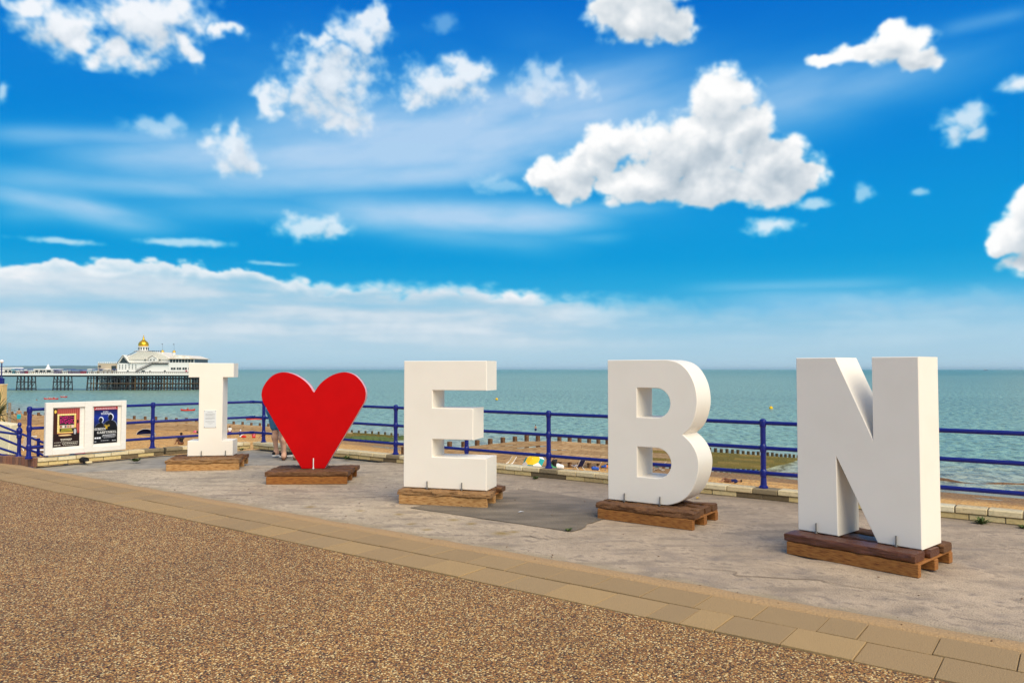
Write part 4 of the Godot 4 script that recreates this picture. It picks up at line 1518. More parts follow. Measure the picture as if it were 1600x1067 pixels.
func pier() -> void:
	var o := thing("pier", "long iron-legged pier with a white-edged deck reaching out to sea", "pier")
	part("deck", block(-160, 332, 583.6, 586.2, 478, 506), mats["pier_white"], o)
	part("deck_beam", block(-160, 331.5, 586.25, 588.6, 478.8, 505), mats["pier_iron"], o)
	var s := Shape.new()
	for k in 164:
		var x := pier_x(-158.0 + k * 3.0)
		s.box(Vector3(x, pier_y(582.3), -478.3), Vector3(0.20, 1.1, 0.16))
	s.box(Vector3(pier_x(86), pier_y(581.0), -478.3), Vector3(pier_x(331) - pier_x(-159), 0.26, 0.18))
	s.box(Vector3(pier_x(86), pier_y(582.3), -478.3), Vector3(pier_x(331) - pier_x(-159), 0.20, 0.12))
	tag(part("deck_railing", s.mesh(), mats["pier_iron"], o), "", "", "", "stuff")
	# the trestles stand askew: their rear rows are set over towards the land
	var leg := func(u0: float, u1: float, z: float, r: float, m := "pier_iron") -> void:
		part("pile", tube_mesh(1.0, 1.0, 1.0, 8), mats[m], o, along(Vector3(pier_x(u0), pier_y(588.2), -z), Vector3(pier_x(u1), SEA_Y - 2.0, -z)) * Transform3D(Basis.from_scale(Vector3(r, 1, r)), Vector3.ZERO))
	var bar := func(a: Vector3, b: Vector3, r: float, m := "pier_iron") -> void:
		part("brace", tube_mesh(1.0, 1.0, 1.0, 6), mats[m], o, along(a, b) * Transform3D(Basis.from_scale(Vector3(r, 1, r)), Vector3.ZERO))
	for c in [-70.0, -15.0, 41.0, 98.0]:           # open trestles
		for z in [480.0, 489.0]:
			for k in 6:
				var u: float = c + [-13.5, -8.5, -3.0, 3.0, 8.5, 13.8][k]
				u -= (z - 480.0) / 480.0 * (800.0 - u)
				leg.call(u, u + [-2.2, -0.2, 0.0, 0.0, 0.2, 2.2][k], z, 0.34 if k in [0, 5] else 0.44)
			for v in [597.0, 607.2]:
				var o_: float = (z - 480.0) / 480.0 * (800.0 - c)
				bar.call(Vector3(pier_x(c - 15 - o_), pier_y(v), -z + 0.4), Vector3(pier_x(c + 15 - o_), pier_y(v), -z + 0.4), 0.22)
			var back: float = (z - 480.0) / 480.0 * (800.0 - c)
			for q in [[-13.5 - back, -8.5 - back], [8.5 - back, 13.5 - back], [-8.5 - back, -3.0 - back], [3.0 - back, 8.5 - back]]:
				bar.call(Vector3(pier_x(c + q[0]), pier_y(589), -z + 0.3), Vector3(pier_x(c + q[1]), pier_y(597), -z + 0.3), 0.13)
				bar.call(Vector3(pier_x(c + q[1]), pier_y(597.5), -z + 0.3), Vector3(pier_x(c + q[0]), pier_y(607), -z + 0.3), 0.13)
	var r2 := RandomNumberGenerator.new()
	r2.seed = 6
	for row in 3:                                  # the thicket of piles under the pier head
		var z: float = 480.0 + row * 11.0
		for k in 42:
			var u := 137.0 + k * 4.6 + (row * 1.5) + r2.randf_range(-0.6, 0.6)
			leg.call(u, u + (-2.0 if k == 0 else r2.randf_range(-0.3, 0.3)), z, r2.randf_range(0.26, 0.46), "pier_iron" if r2.randf() < 0.85 else "pier_rust")
		for v in [590.6, 599.0, 605.5]:
			bar.call(Vector3(pier_x(136), pier_y(v + row), -z + 0.4), Vector3(pier_x(331), pier_y(v + row), -z + 0.4), 0.24, "pier_rust" if v == 599.0 else "pier_iron")
		for k in 20:
			var u := 138.0 + k * 9.4
			bar.call(Vector3(pier_x(u), pier_y(590), -z + 0.3), Vector3(pier_x(u + 6.5), pier_y(599), -z + 0.3), 0.14)
			bar.call(Vector3(pier_x(u + 6.5), pier_y(599), -z + 0.3), Vector3(pier_x(u + 1.0), pier_y(608), -z + 0.3), 0.14, "pier_rust" if k % 3 == 0 else "pier_iron")
	pavilion()
	deck_buildings()


func profile_block(points: Array, z0: float, z1: float) -> ArrayMesh:       # a roof or hall with the outline (u, v) running from z0 to z1
	var q := PackedVector2Array()
	for p in points:
		q.append(Vector2(pier_x(p[0]), pier_y(p[1])))
	if Geometry2D.is_polygon_clockwise(q):
		q.reverse()
	var s := Shape.new()
	s.plate([q], z1 - z0, 0.02, false)
	for k in s.v.size():
		s.v[k].z -= z0
	return s.mesh()


func pavilion() -> void:
	var o := thing("pier_pavilion", "white domed pavilion with balconies at the end of the pier", "pavilion")
	var wing := part("low_wing", block(149.5, 181.2, 567.5, 583.5, 482, 503), mats["pier_cream"], o)
	part("hall_wall", block(181.3, 262.5, 567.6, 583.5, 481, 504), mats["pier_white"], o)
	part("upper_wall", block(195, 262.3, 558.6, 567.5, 483, 502), mats["pier_white"], o)
	part("hall_roof", profile_block([[193.5, 560.0], [200, 555.2], [211.5, 549.6], [240.5, 549.6], [249.5, 553.2], [263.5, 561.2], [263.5, 562.0], [193.5, 561.6]], 482.2, 502.8), mats["pier_roof"], o)
	part("gable_roof", profile_block([[182, 567.4], [189.5, 554.6], [192, 554.6], [201.5, 567.4], [199.5, 567.4], [190.7, 557.2], [184, 567.4]], 480.4, 502.6), mats["pier_white"], o)
	part("gable_glazing", profile_block([[184.2, 567.35], [190.7, 557.5], [199.3, 567.35]], 481.5, 484), mats["pier_glass"], o)
	part("dormer_gable", profile_block([[230, 560.6], [233, 558.2], [236.5, 556.2], [240, 558.2], [243.5, 560.6], [243.5, 565], [230, 565]], 482.0, 484), mats["pier_white"], o)
	for u in [223.5, 232.8, 237.8, 246.8]:
		part("window", block(u - 0.7, u + 0.7, 561.0, 563.6, 481.85, 482.2), mats["pier_glass"], o)
	for u in [185.2, 189.8, 194.7, 200.1, 205.4, 210.6]:
		for v in [570.6, 573.2, 575.8]:
			part("window", block(u - 0.75, u + 0.75, v - 0.7, v + 0.7, 480.9, 481.2), mats["pier_glass"], o)
	for q in [[197, 199.4, 578.6, 581.0], [220, 225, 578.8, 581.2], [232.0, 234.0, 579.2, 580.8], [255, 257.5, 578.6, 581.0], [172.5, 178.5, 571.5, 576.5], [152, 154.5, 571, 573]]:
		part("window", block(q[0], q[1], q[2], q[3], 480.85, 482.3), mats["pier_glass"], o)
	# right-hand block: glazed storey under a hipped roof
	part("end_block", block(262.6, 303.0, 566.4, 583.5, 480.6, 503.5), mats["pier_white"], o)
	part("glazed_storey", block(263.2, 301.5, 561.2, 566.35, 481.2, 503), mats["pier_glass"], o)
	for k in 9:
		part("mullion", block(263.0 + k * 4.75, 263.6 + k * 4.75, 561.2, 566.35, 480.95, 481.6), mats["pier_white"], o)
	part("eaves", block(261.5, 304.5, 560.3, 561.15, 479.6, 504.5), mats["pier_cream"], o)
	part("hipped_roof", profile_block([[262.2, 560.25], [270.5, 554.2], [290, 555.6], [303.8, 560.25]], 481, 503), mats["pier_roof"], o)
	part("roof_gable", profile_block([[272, 560.2], [278, 556.2], [284, 560.2]], 479.8, 482), mats["pier_white"], o)
	part("roof_gable", profile_block([[286, 560.2], [290.5, 557.4], [295, 560.2]], 479.8, 482), mats["pier_white"], o)
	for q in [[266.3, 273.2], [275.4, 282.0], [284.4, 291.0], [293.5, 299.0]]:
		var w := part("window", block(q[0], q[1], 574.2, 577.4, 480.35, 480.7), mats["pier_glass"], o)
		part("frame", block((q[0] + q[1]) * 0.5 - 0.25, (q[0] + q[1]) * 0.5 + 0.25, 574.2, 577.4, 480.2, 480.4), mats["pier_white"], w)
	part("red_lifebelt_box", block(289.5, 291.5, 578.5, 580.5, 480.0, 480.6), mats["stall_red"], o)
	# stair up the front and the landing
	var s := Shape.new()
	var a := Vector3(pier_x(211.5), pier_y(580.5), -480.2)
	var b := Vector3(pier_x(237.5), pier_y(568.6), -480.2)
	var d := Vector3(pier_x(262), pier_y(568.6), -480.2)
	for q in [[a, b], [b, d]]:
		s.tube(q[0], q[1], 0.30, 0.30, 6)
		s.tube(q[0] + Vector3(0, 1.0, 0), q[1] + Vector3(0, 1.0, 0), 0.12, 0.12, 6)
		for k in 11:
			var p: Vector3 = q[0].lerp(q[1], k / 10.0)
			s.tube(p, p + Vector3(0, 1.0, 0), 0.06, 0.06, 5)
	var trim := Shape.new()                        # dark bargeboards, gutters and the roof walk
	for q in [[182, 567.4, 190.3, 555.4], [190.9, 555.4, 200.6, 567.4], [197.0, 556.4, 211.5, 548.6], [211.5, 548.6, 240.5, 548.6], [199.0, 567.3, 262.3, 567.3], [230.0, 560.4, 236.5, 555.9], [236.5, 555.9, 243.5, 560.4], [262.3, 560.5, 304.2, 560.5]]:
		trim.tube(Vector3(pier_x(q[0]), pier_y(q[1]), -480.3), Vector3(pier_x(q[2]), pier_y(q[3]), -480.3), 0.17, 0.17, 6)
	part("dark_trim", trim.mesh(), mats["pier_iron"], o)
	part("outside_stair", s.mesh(), mats["pier_iron"], o)
	# balustrades along the flat roofs
	for q in [[151, 182, 567.5, 481.9], [199, 244, 567.5, 480.9], [206, 240, 549.5, 489]]:
		var bs := Shape.new()
		var n := int((q[1] - q[0]) / 3.4)
		for k in n + 1:
			bs.box(Vector3(pier_x(lerpf(q[0], q[1], float(k) / n)), pier_y(q[2] - 1.0), -q[3]), Vector3(0.30, 0.95, 0.3))
		bs.box(Vector3(pier_x((q[0] + q[1]) * 0.5), pier_y(q[2] - 1.7), -q[3]), Vector3((q[1] - q[0]) * 0.4, 0.14, 0.2))
		part("balustrade", bs.mesh(), mats["pier_iron"] if q[2] < 550 else mats["pier_white"], o)
	# golden dome on a glazed drum, two small domed turrets
	var dx := pier_x(223.2) * 1.025
	s = Shape.new()
	s.lathe([[5.4, 0.0], [5.4, 0.7], [3.0, 0.75], [3.0, 3.0], [3.45, 3.05], [3.45, 3.4], [0.0, 3.5]], 24)
	var drum := part("dome_drum", s.mesh(), mats["pier_white"], o, at(Vector3(dx, pier_y(549.5) + 0.2, -492)))
	for k in 12:
		var an := TAU * k / 12.0
		part("window", box_mesh(Vector3(0.8, 1.6, 0.2)), mats["pier_glass"], drum, Transform3D(Basis(Vector3.UP, an), Basis(Vector3.UP, an) * Vector3(0, 1.9, 3.0)))
	s = Shape.new()
	s.lathe([[2.75, 0.0], [3.0, 0.5], [3.15, 1.1], [3.05, 1.8], [2.7, 2.5], [2.1, 3.15], [1.4, 3.7], [0.85, 4.3], [0.55, 4.9], [0.42, 5.3], [0.62, 5.6], [0.55, 5.9], [0.2, 6.1], [0.16, 6.6], [0.34, 6.85], [0.2, 7.1], [0.06, 7.3], [0.03, 8.2], [0.0, 8.3]], 28)
	part("golden_dome", s.mesh(), mats["gold"], o, at(Vector3(dx, pier_y(549.5) + 3.65, -492)))
	for q in [[253.2, 552.8], [271.2, 553.2]]:
		s = Shape.new()
		s.lathe([[0.9, -2.2], [0.9, 0.9], [1.15, 0.95], [1.15, 1.15], [0.0, 1.2]], 14)
		var tu := part("turret", s.mesh(), mats["pier_white"], o, at(Vector3(pier_x(q[0]) * 1.0125, pier_y(q[1]), -486)))
		s = Shape.new()
		s.lathe([[0.9, 1.1], [1.05, 1.5], [0.85, 1.95], [0.4, 2.3], [0.15, 2.6], [0.0, 2.9]], 14)
		part("turret_dome", s.mesh(), mats["gold"], tu)
		s = Shape.new()
		s.tube(Vector3(0, 2.7, 0), Vector3(0, 6.6, 0), 0.06, 0.05, 6)
		s.box(Vector3(-0.3, 6.3, 0), Vector3(0.7, 0.4, 0.05))
		part("flagpole", s.mesh(), mats["pier_iron"], tu)
	tag(wing, "low cream side wing")


func deck_buildings() -> void:
	var hut := func(label: String, u0: float, u1: float, v0: float, wall: String, roof: String, windows: Array) -> Node3D:
		var o := thing("pier_kiosk", label, "kiosk", Vector3.ZERO, 0.0, "kiosks on the pier deck")
		part("wall", block(u0, u1, v0 + 1.6, 583.55, 482, 492), mats[wall], o)
		part("roof", profile_block([[u0 - 1.0, v0 + 1.65], [u0 + 1.5, v0], [u1 - 1.5, v0], [u1 + 1.0, v0 + 1.65]], 481.2, 493), mats[roof], o)
		for w in windows:
			part("window", block(w[0], w[1], 578.2, 581.4, 481.75, 482.1), mats["pier_glass"], o)
		return o
	hut.call("white kiosk with dark windows at the left end of the visible pier deck", -4, 15.5, 574.0, "pier_white", "pier_white", [[4, 8], [10, 14]])
	var c: Node3D = hut.call("long white kiosk with a small roof lantern on the pier deck", 49, 81, 576.4, "pier_white", "pier_white", [[52, 56], [59, 63], [64.5, 67], [70, 76]])
	var s := Shape.new()
	s.lathe([[1.5, 0.0], [1.1, 0.9], [0.75, 1.4], [0.7, 2.1], [0.5, 2.5], [0.1, 2.7], [0.05, 3.6]], 10)
	part("roof_lantern", s.mesh(), mats["pier_white"], c, at(Vector3(pier_x(64), pier_y(576.4), -487)))
	var stall := func(u0: float, u1: float, top: float, colour: String, roof: String, label: String) -> void:
		var o := thing("pier_stall", label, "stall", Vector3.ZERO, 0.0, "stalls on the pier deck")
		part("counter", block(u0, u1, 579.6, 583.55, 481, 485), mats[colour], o)
		part("awning", profile_block([[u0 - 0.8, top + 1.1], [u0 + 1.2, top], [u1 - 1.2, top], [u1 + 0.8, top + 1.1]], 479.8, 486), mats[roof], o)
		for u in [u0, u1]:
			part("post", block(u - 0.15, u + 0.15, top + 1.0, 579.7, 480.2, 480.6), mats["pier_white"], o)
	stall.call(16.8, 21.0, 577.4, "stall_teal", "stall_teal", "turquoise stall beside the white kiosk on the left of the pier")
	stall.call(22.5, 29.0, 576.4, "pier_white", "awning_blue", "white stall under a blue awning, first right of the turquoise stall")
	stall.call(30.0, 36.0, 576.8, "stall_mauve", "awning_blue", "mauve stall under a blue awning on the left part of the pier")
	stall.call(37.0, 41.5, 577.2, "stall_red", "pier_white", "crimson stall under a white awning on the pier")
	stall.call(42.5, 48.0, 576.6, "pier_white", "awning_blue", "white stall under a blue awning beside the long kiosk with lantern")
	stall.call(82.5, 94.0, 577.2, "stall_mauve", "awning_blue", "wide mauve stall right of the long kiosk with lantern")
	stall.call(95.0, 104.0, 576.8, "pier_white", "awning_blue", "white stall under a blue awning in the middle of the pier deck")
	stall.call(104.8, 109.5, 576.6, "stall_mauve", "awning_blue", "narrow mauve stall in the middle of the pier deck")
	stall.call(110.5, 123.0, 577.6, "stall_mauve", "awning_blue", "low wide mauve stall before the pavilion")
	stall.call(124.0, 128.0, 577.8, "stall_red", "awning_blue", "crimson stall nearest the pavilion")
	stall.call(136.0, 141.5, 576.4, "pier_white", "pier_white", "small white stall left of the pavilion wing")
	stall.call(143.0, 148.6, 576.8, "pier_white", "awning_blue", "white stall with blue awning touching the pavilion wing")
	stall.call(153.0, 159.0, 576.6, "pier_white", "awning_blue", "blue-awned stall at the left end of the cream pavilion wing")
	stall.call(161.0, 165.0, 576.6, "pier_white", "pier_white", "narrow white-awned stall, second along the cream pavilion wing")
	stall.call(167.0, 172.0, 576.6, "pier_white", "pier_white", "white-awned stall, third along the cream pavilion wing")
	stall.call(175.0, 180.0, 576.6, "pier_white", "awning_blue", "blue-awned stall beside the white pavilion hall")


# ------------------------------------------------------------------ groynes
func groyne(label: String, p0: Vector2, dir: Vector2, s0: float, s1: float, top: Callable, weed_from: float, rows: int, drop_to_sea := false) -> void:
	var o := thing("groyne", label, "groyne", Vector3.ZERO, 0.0, "timber groynes on the beach")
	var turn := atan2(dir.y, dir.x)
	var n := int((s1 - s0) / 1.5)
	for k in n + 1:
		var s := s0 + k * 1.5
		var p := p0 + dir * s
		var y: float = top.call(s) + rng.randf_range(-0.06, 0.06)
		var ground := beach_point(p.x, p.y).y - 0.3
		var h := maxf(0.8, y - ground)
		part("post", box_mesh(Vector3(0.30, snappedf(h, 0.2), 0.30), 0.03), mats["groyne_post"] if s < weed_from + rng.randf_range(-4, 4) else mats["groyne_post_weed"], o, Transform3D(Basis(Vector3.UP, turn + rng.randf_range(-0.06, 0.06)), p3(p, y - snappedf(h, 0.2) * 0.5)))
	for k in range(0, n, 4):
		var sa := s0 + k * 1.5 - 0.02
		var sb := minf(sa + 3.0, s0 + n * 1.5)
		for r in rows:
			var shift: int = [0, 2, 1, 3][r % 4]
			sa = s0 + (k - shift) * 1.5
			sb = minf(sa + 6.0, s0 + n * 1.5)
			sa = maxf(sa, s0)
			if sb - sa < 0.5:
				continue
			var ya: float = top.call(sa) - 0.58 - r * 0.262
			var yb: float = top.call(sb) - 0.58 - r * 0.262
			var a := p0 + dir * sa
			var b := p0 + dir * sb
			if maxf(ya, yb) + 0.13 < minf(beach_point(a.x, a.y).y, beach_point(b.x, b.y).y) - 0.1:
				continue
			var mid := p3((a + b) * 0.5 + Vector2(dir.y, -dir.x) * 0.19, (ya + yb) * 0.5)
			var pitch := atan2(yb - ya, sb - sa)
			var weedy := sa + r * 1.2 > weed_from + rng.randf_range(-5.0, 5.0)
			part("plank", box_mesh(Vector3(sb - sa - 0.008, 0.258, 0.075), 0.012), mats[("groyne_weed_%d" if weedy else "groyne_dry_%d") % rng.randi_range(0, 2)], o,
				Transform3D(Basis(Vector3.UP, turn) * Basis(Vector3(0, 0, 1), pitch), mid + Vector3(0, rng.randf_range(-0.002, 0.002), rng.randf_range(-0.012, 0.012))))


func groynes() -> void:
	var dir := Vector2(0.659, 0.752)
	groyne("grey timber groyne behind E and B, turning green with weed towards the sea", Vector2(-4.7, 58.0), dir, -4.5, 70.0, func(s: float) -> float: return 1.6 - 5.48 - 0.1135 * maxf(0.0, s - 10.0), 31.0, 7)
	groyne("brown timber groyne crossing the beach behind the letter I and the heart", Vector2(-22.4, 143.0), dir, -75.0, 2.0, func(s: float) -> float: return 2.05 - (12.2 + 0.118 * s if s > -38.0 else 7.716 + 0.085 * (s + 38.0)), -13.0, 6)
	groyne("dark weed-covered groyne end standing in the water right of the notice board", Vector2(-84.0, 180.0), dir, -40.0, 0.0, func(s: float) -> float: return 1.6 - (11.9 + 0.10 * s), -14.0, 4)
	# weed caught round the seaward ends
	for q in [[Vector2(-22.4, 143.0), -13.0, 3.0, "dark green mound of weed and rock at the end of the brown groyne right of the heart"], [Vector2(-84.0, 180.0), -16.0, 0.0, "dark line of weedy rocks by the groyne end right of the notice board"]]:
		var s := Shape.new()
		for k in 60:
			var t := rng.randf_range(q[1], q[2])
			var p: Vector2 = q[0] + dir * t + Vector2(dir.y, -dir.x) * rng.randf_range(0.3, 2.6)
			s.ball(p3(p, maxf(SEA_Y - 0.1, beach_point(p.x, p.y).y) + 0.05), Vector3(rng.randf_range(0.5, 1.3), rng.randf_range(0.3, 0.8), rng.randf_range(0.5, 1.2)), 8, 5)
		var first := whole("weedy_rocks", s.mesh(), mats["weed_leaf"] if q[1] > -15.0 else mats["seaweed"], q[3], "rocks", "", "stuff")


# ------------------------------------------------------------------ people
# bones of a figure 1.75 m tall that looks along -z; each [joint, joint, radius, radius]
func skeleton(pose: String) -> Dictionary:
	var hip := 0.92
	var j := {"pelvis": Vector3(0, 0.97, 0), "chest": Vector3(0, 1.33, 0.01), "neck": Vector3(0, 1.47, 0.0), "head": Vector3(0, 1.635, -0.02)}
	for s in [-1, 1]:
		var k := "l" if s < 0 else "r"
		j["hip" + k] = Vector3(s * 0.095, hip, 0)
		j["knee" + k] = Vector3(s * 0.105, 0.50, -0.02)
		j["ankle" + k] = Vector3(s * 0.11, 0.085, 0.02)
		j["shoulder" + k] = Vector3(s * 0.185, 1.41, 0.01)
		j["elbow" + k] = Vector3(s * 0.245, 1.13, 0.03)
		j["wrist" + k] = Vector3(s * 0.25, 0.89, -0.05)
	match pose:
		"walk":
			j["kneel"] = Vector3(-0.10, 0.51, -0.14)
			j["anklel"] = Vector3(-0.10, 0.09, -0.22)
			j["kneer"] = Vector3(0.10, 0.50, 0.04)
			j["ankler"] = Vector3(0.10, 0.12, 0.30)
			j["wristl"] = Vector3(-0.25, 0.90, 0.10)
			j["wristr"] = Vector3(0.25, 0.92, -0.16)
		"lean":
			for k in ["l", "r"]:
				var s := -1.0 if k == "l" else 1.0
				j["hip" + k] = Vector3(s * 0.095, 0.87, 0.12)
				j["knee" + k] = Vector3(s * 0.10, 0.48, 0.05)
				j["shoulder" + k] = Vector3(s * 0.18, 1.21, -0.24)
				j["elbow" + k] = Vector3(s * 0.24, 1.03, -0.44)
				j["wrist" + k] = Vector3(s * 0.17, 1.00, -0.64)
			j["pelvis"] = Vector3(0, 0.91, 0.09)
			j["chest"] = Vector3(0, 1.15, -0.17)
			j["neck"] = Vector3(0, 1.265, -0.30)
			j["head"] = Vector3(0, 1.335, -0.42)
		"sit":
			for k in ["l", "r"]:
				var s := -1.0 if k == "l" else 1.0
				j["hip" + k] = Vector3(s * 0.10, 0.13, 0)
				j["knee" + k] = Vector3(s * 0.13, 0.45, -0.32)
				j["ankle" + k] = Vector3(s * 0.12, 0.07, -0.55)
				j["shoulder" + k] = Vector3(s * 0.18, 0.60, 0.05)
				j["elbow" + k] = Vector3(s * 0.26, 0.42, -0.10)
				j["wrist" + k] = Vector3(s * 0.14, 0.42, -0.32)
			j["pelvis"] = Vector3(0, 0.18, 0)
			j["chest"] = Vector3(0, 0.52, 0.05)
			j["neck"] = Vector3(0, 0.66, 0.04)
			j["head"] = Vector3(0, 0.82, 0.0)
		"lie":
			for k in ["l", "r"]:
				var s := -1.0 if k == "l" else 1.0
				j["hip" + k] = Vector3(s * 0.10, 0.12, 0)
				j["knee" + k] = Vector3(s * 0.12, 0.30 if s > 0 else 0.12, -0.40)
				j["ankle" + k] = Vector3(s * 0.13, 0.07, -0.80 if s < 0 else -0.62)
				j["shoulder" + k] = Vector3(s * 0.19, 0.13, 0.50)
				j["elbow" + k] = Vector3(s * 0.30, 0.07, 0.26)
				j["wrist" + k] = Vector3(s * 0.27, 0.06, 0.02)
			j["pelvis"] = Vector3(0, 0.13, 0.05)
			j["chest"] = Vector3(0, 0.14, 0.40)
			j["neck"] = Vector3(0, 0.13, 0.56)
			j["head"] = Vector3(0, 0.15, 0.72)
	return j


func limb_bones(j: Dictionary, which: Array) -> Array:
	var b := []
	for k in ["l", "r"]:
		if "leg" in which:
			b.append([j["hip" + k], j["knee" + k], 0.085, 0.056])
			var calf: Vector3 = j["knee" + k].lerp(j["ankle" + k], 0.30) + Vector3(0, 0, 0.018)
			b.append([j["knee" + k], calf, 0.052, 0.056])
			b.append([calf, j["ankle" + k], 0.054, 0.034])
		if "thigh" in which:
			b.append([j["hip" + k], j["hip" + k].lerp(j["knee" + k], 0.78), 0.088, 0.068])
		if "foot" in which:
			var flat := Vector3(j["ankle" + k].x, 0.03, j["ankle" + k].z)
			b.append([j["ankle" + k], flat + Vector3(0, 0.015, 0.035), 0.034, 0.034])
			b.append([flat + Vector3(0, 0.012, 0.03), flat + Vector3(signf(flat.x) * 0.02, 0.0, -0.15), 0.036, 0.026])
		if "arm" in which:
			b.append([j["shoulder" + k], j["elbow" + k], 0.047, 0.036])
			b.append([j["elbow" + k], j["wrist" + k], 0.037, 0.025])
		if "sleeve" in which:
			b.append([j["shoulder" + k], j["shoulder" + k].lerp(j["elbow" + k], 0.6), 0.050, 0.047])
		if "palm" in which:
			var dir: Vector3 = (j["wrist" + k] - j["elbow" + k]).normalized()
			b.append([j["wrist" + k], j["wrist" + k] + dir * 0.10, 0.026, 0.026])
	if "trunk" in which:
		b.append([j.pelvis, j.pelvis.lerp(j.chest, 0.45), 0.125, 0.108])
		b.append([j.pelvis.lerp(j.chest, 0.45), j.chest, 0.108, 0.128])
		b.append([j.chest, j.neck.lerp(j.chest, 0.35), 0.120, 0.075])
		b.append([j.shoulderl, j.shoulderr, 0.058, 0.058])
		b.append([j.hipl, j.hipr, 0.10, 0.10])
	if "pelvis" in which:
		b.append([j.pelvis, j.pelvis.lerp(j.chest, 0.15), 0.128, 0.115])
		b.append([j.hipl, j.hipr, 0.102, 0.102])
	if "head" in which:
		b.append([j.chest.lerp(j.neck, 0.8), j.head, 0.052, 0.048])
		b.append([j.head + (j.head - j.neck).normalized() * 0.045, j.head - (j.head - j.neck).normalized() * 0.01 + Vector3(0, 0, -0.015), 0.094, 0.080])
		b.append([j.head - (j.head - j.neck).normalized() * 0.05 + Vector3(0, 0, -0.03), j.head - (j.head - j.neck).normalized() * 0.07 + Vector3(0, 0, -0.045), 0.052, 0.044])
	return b


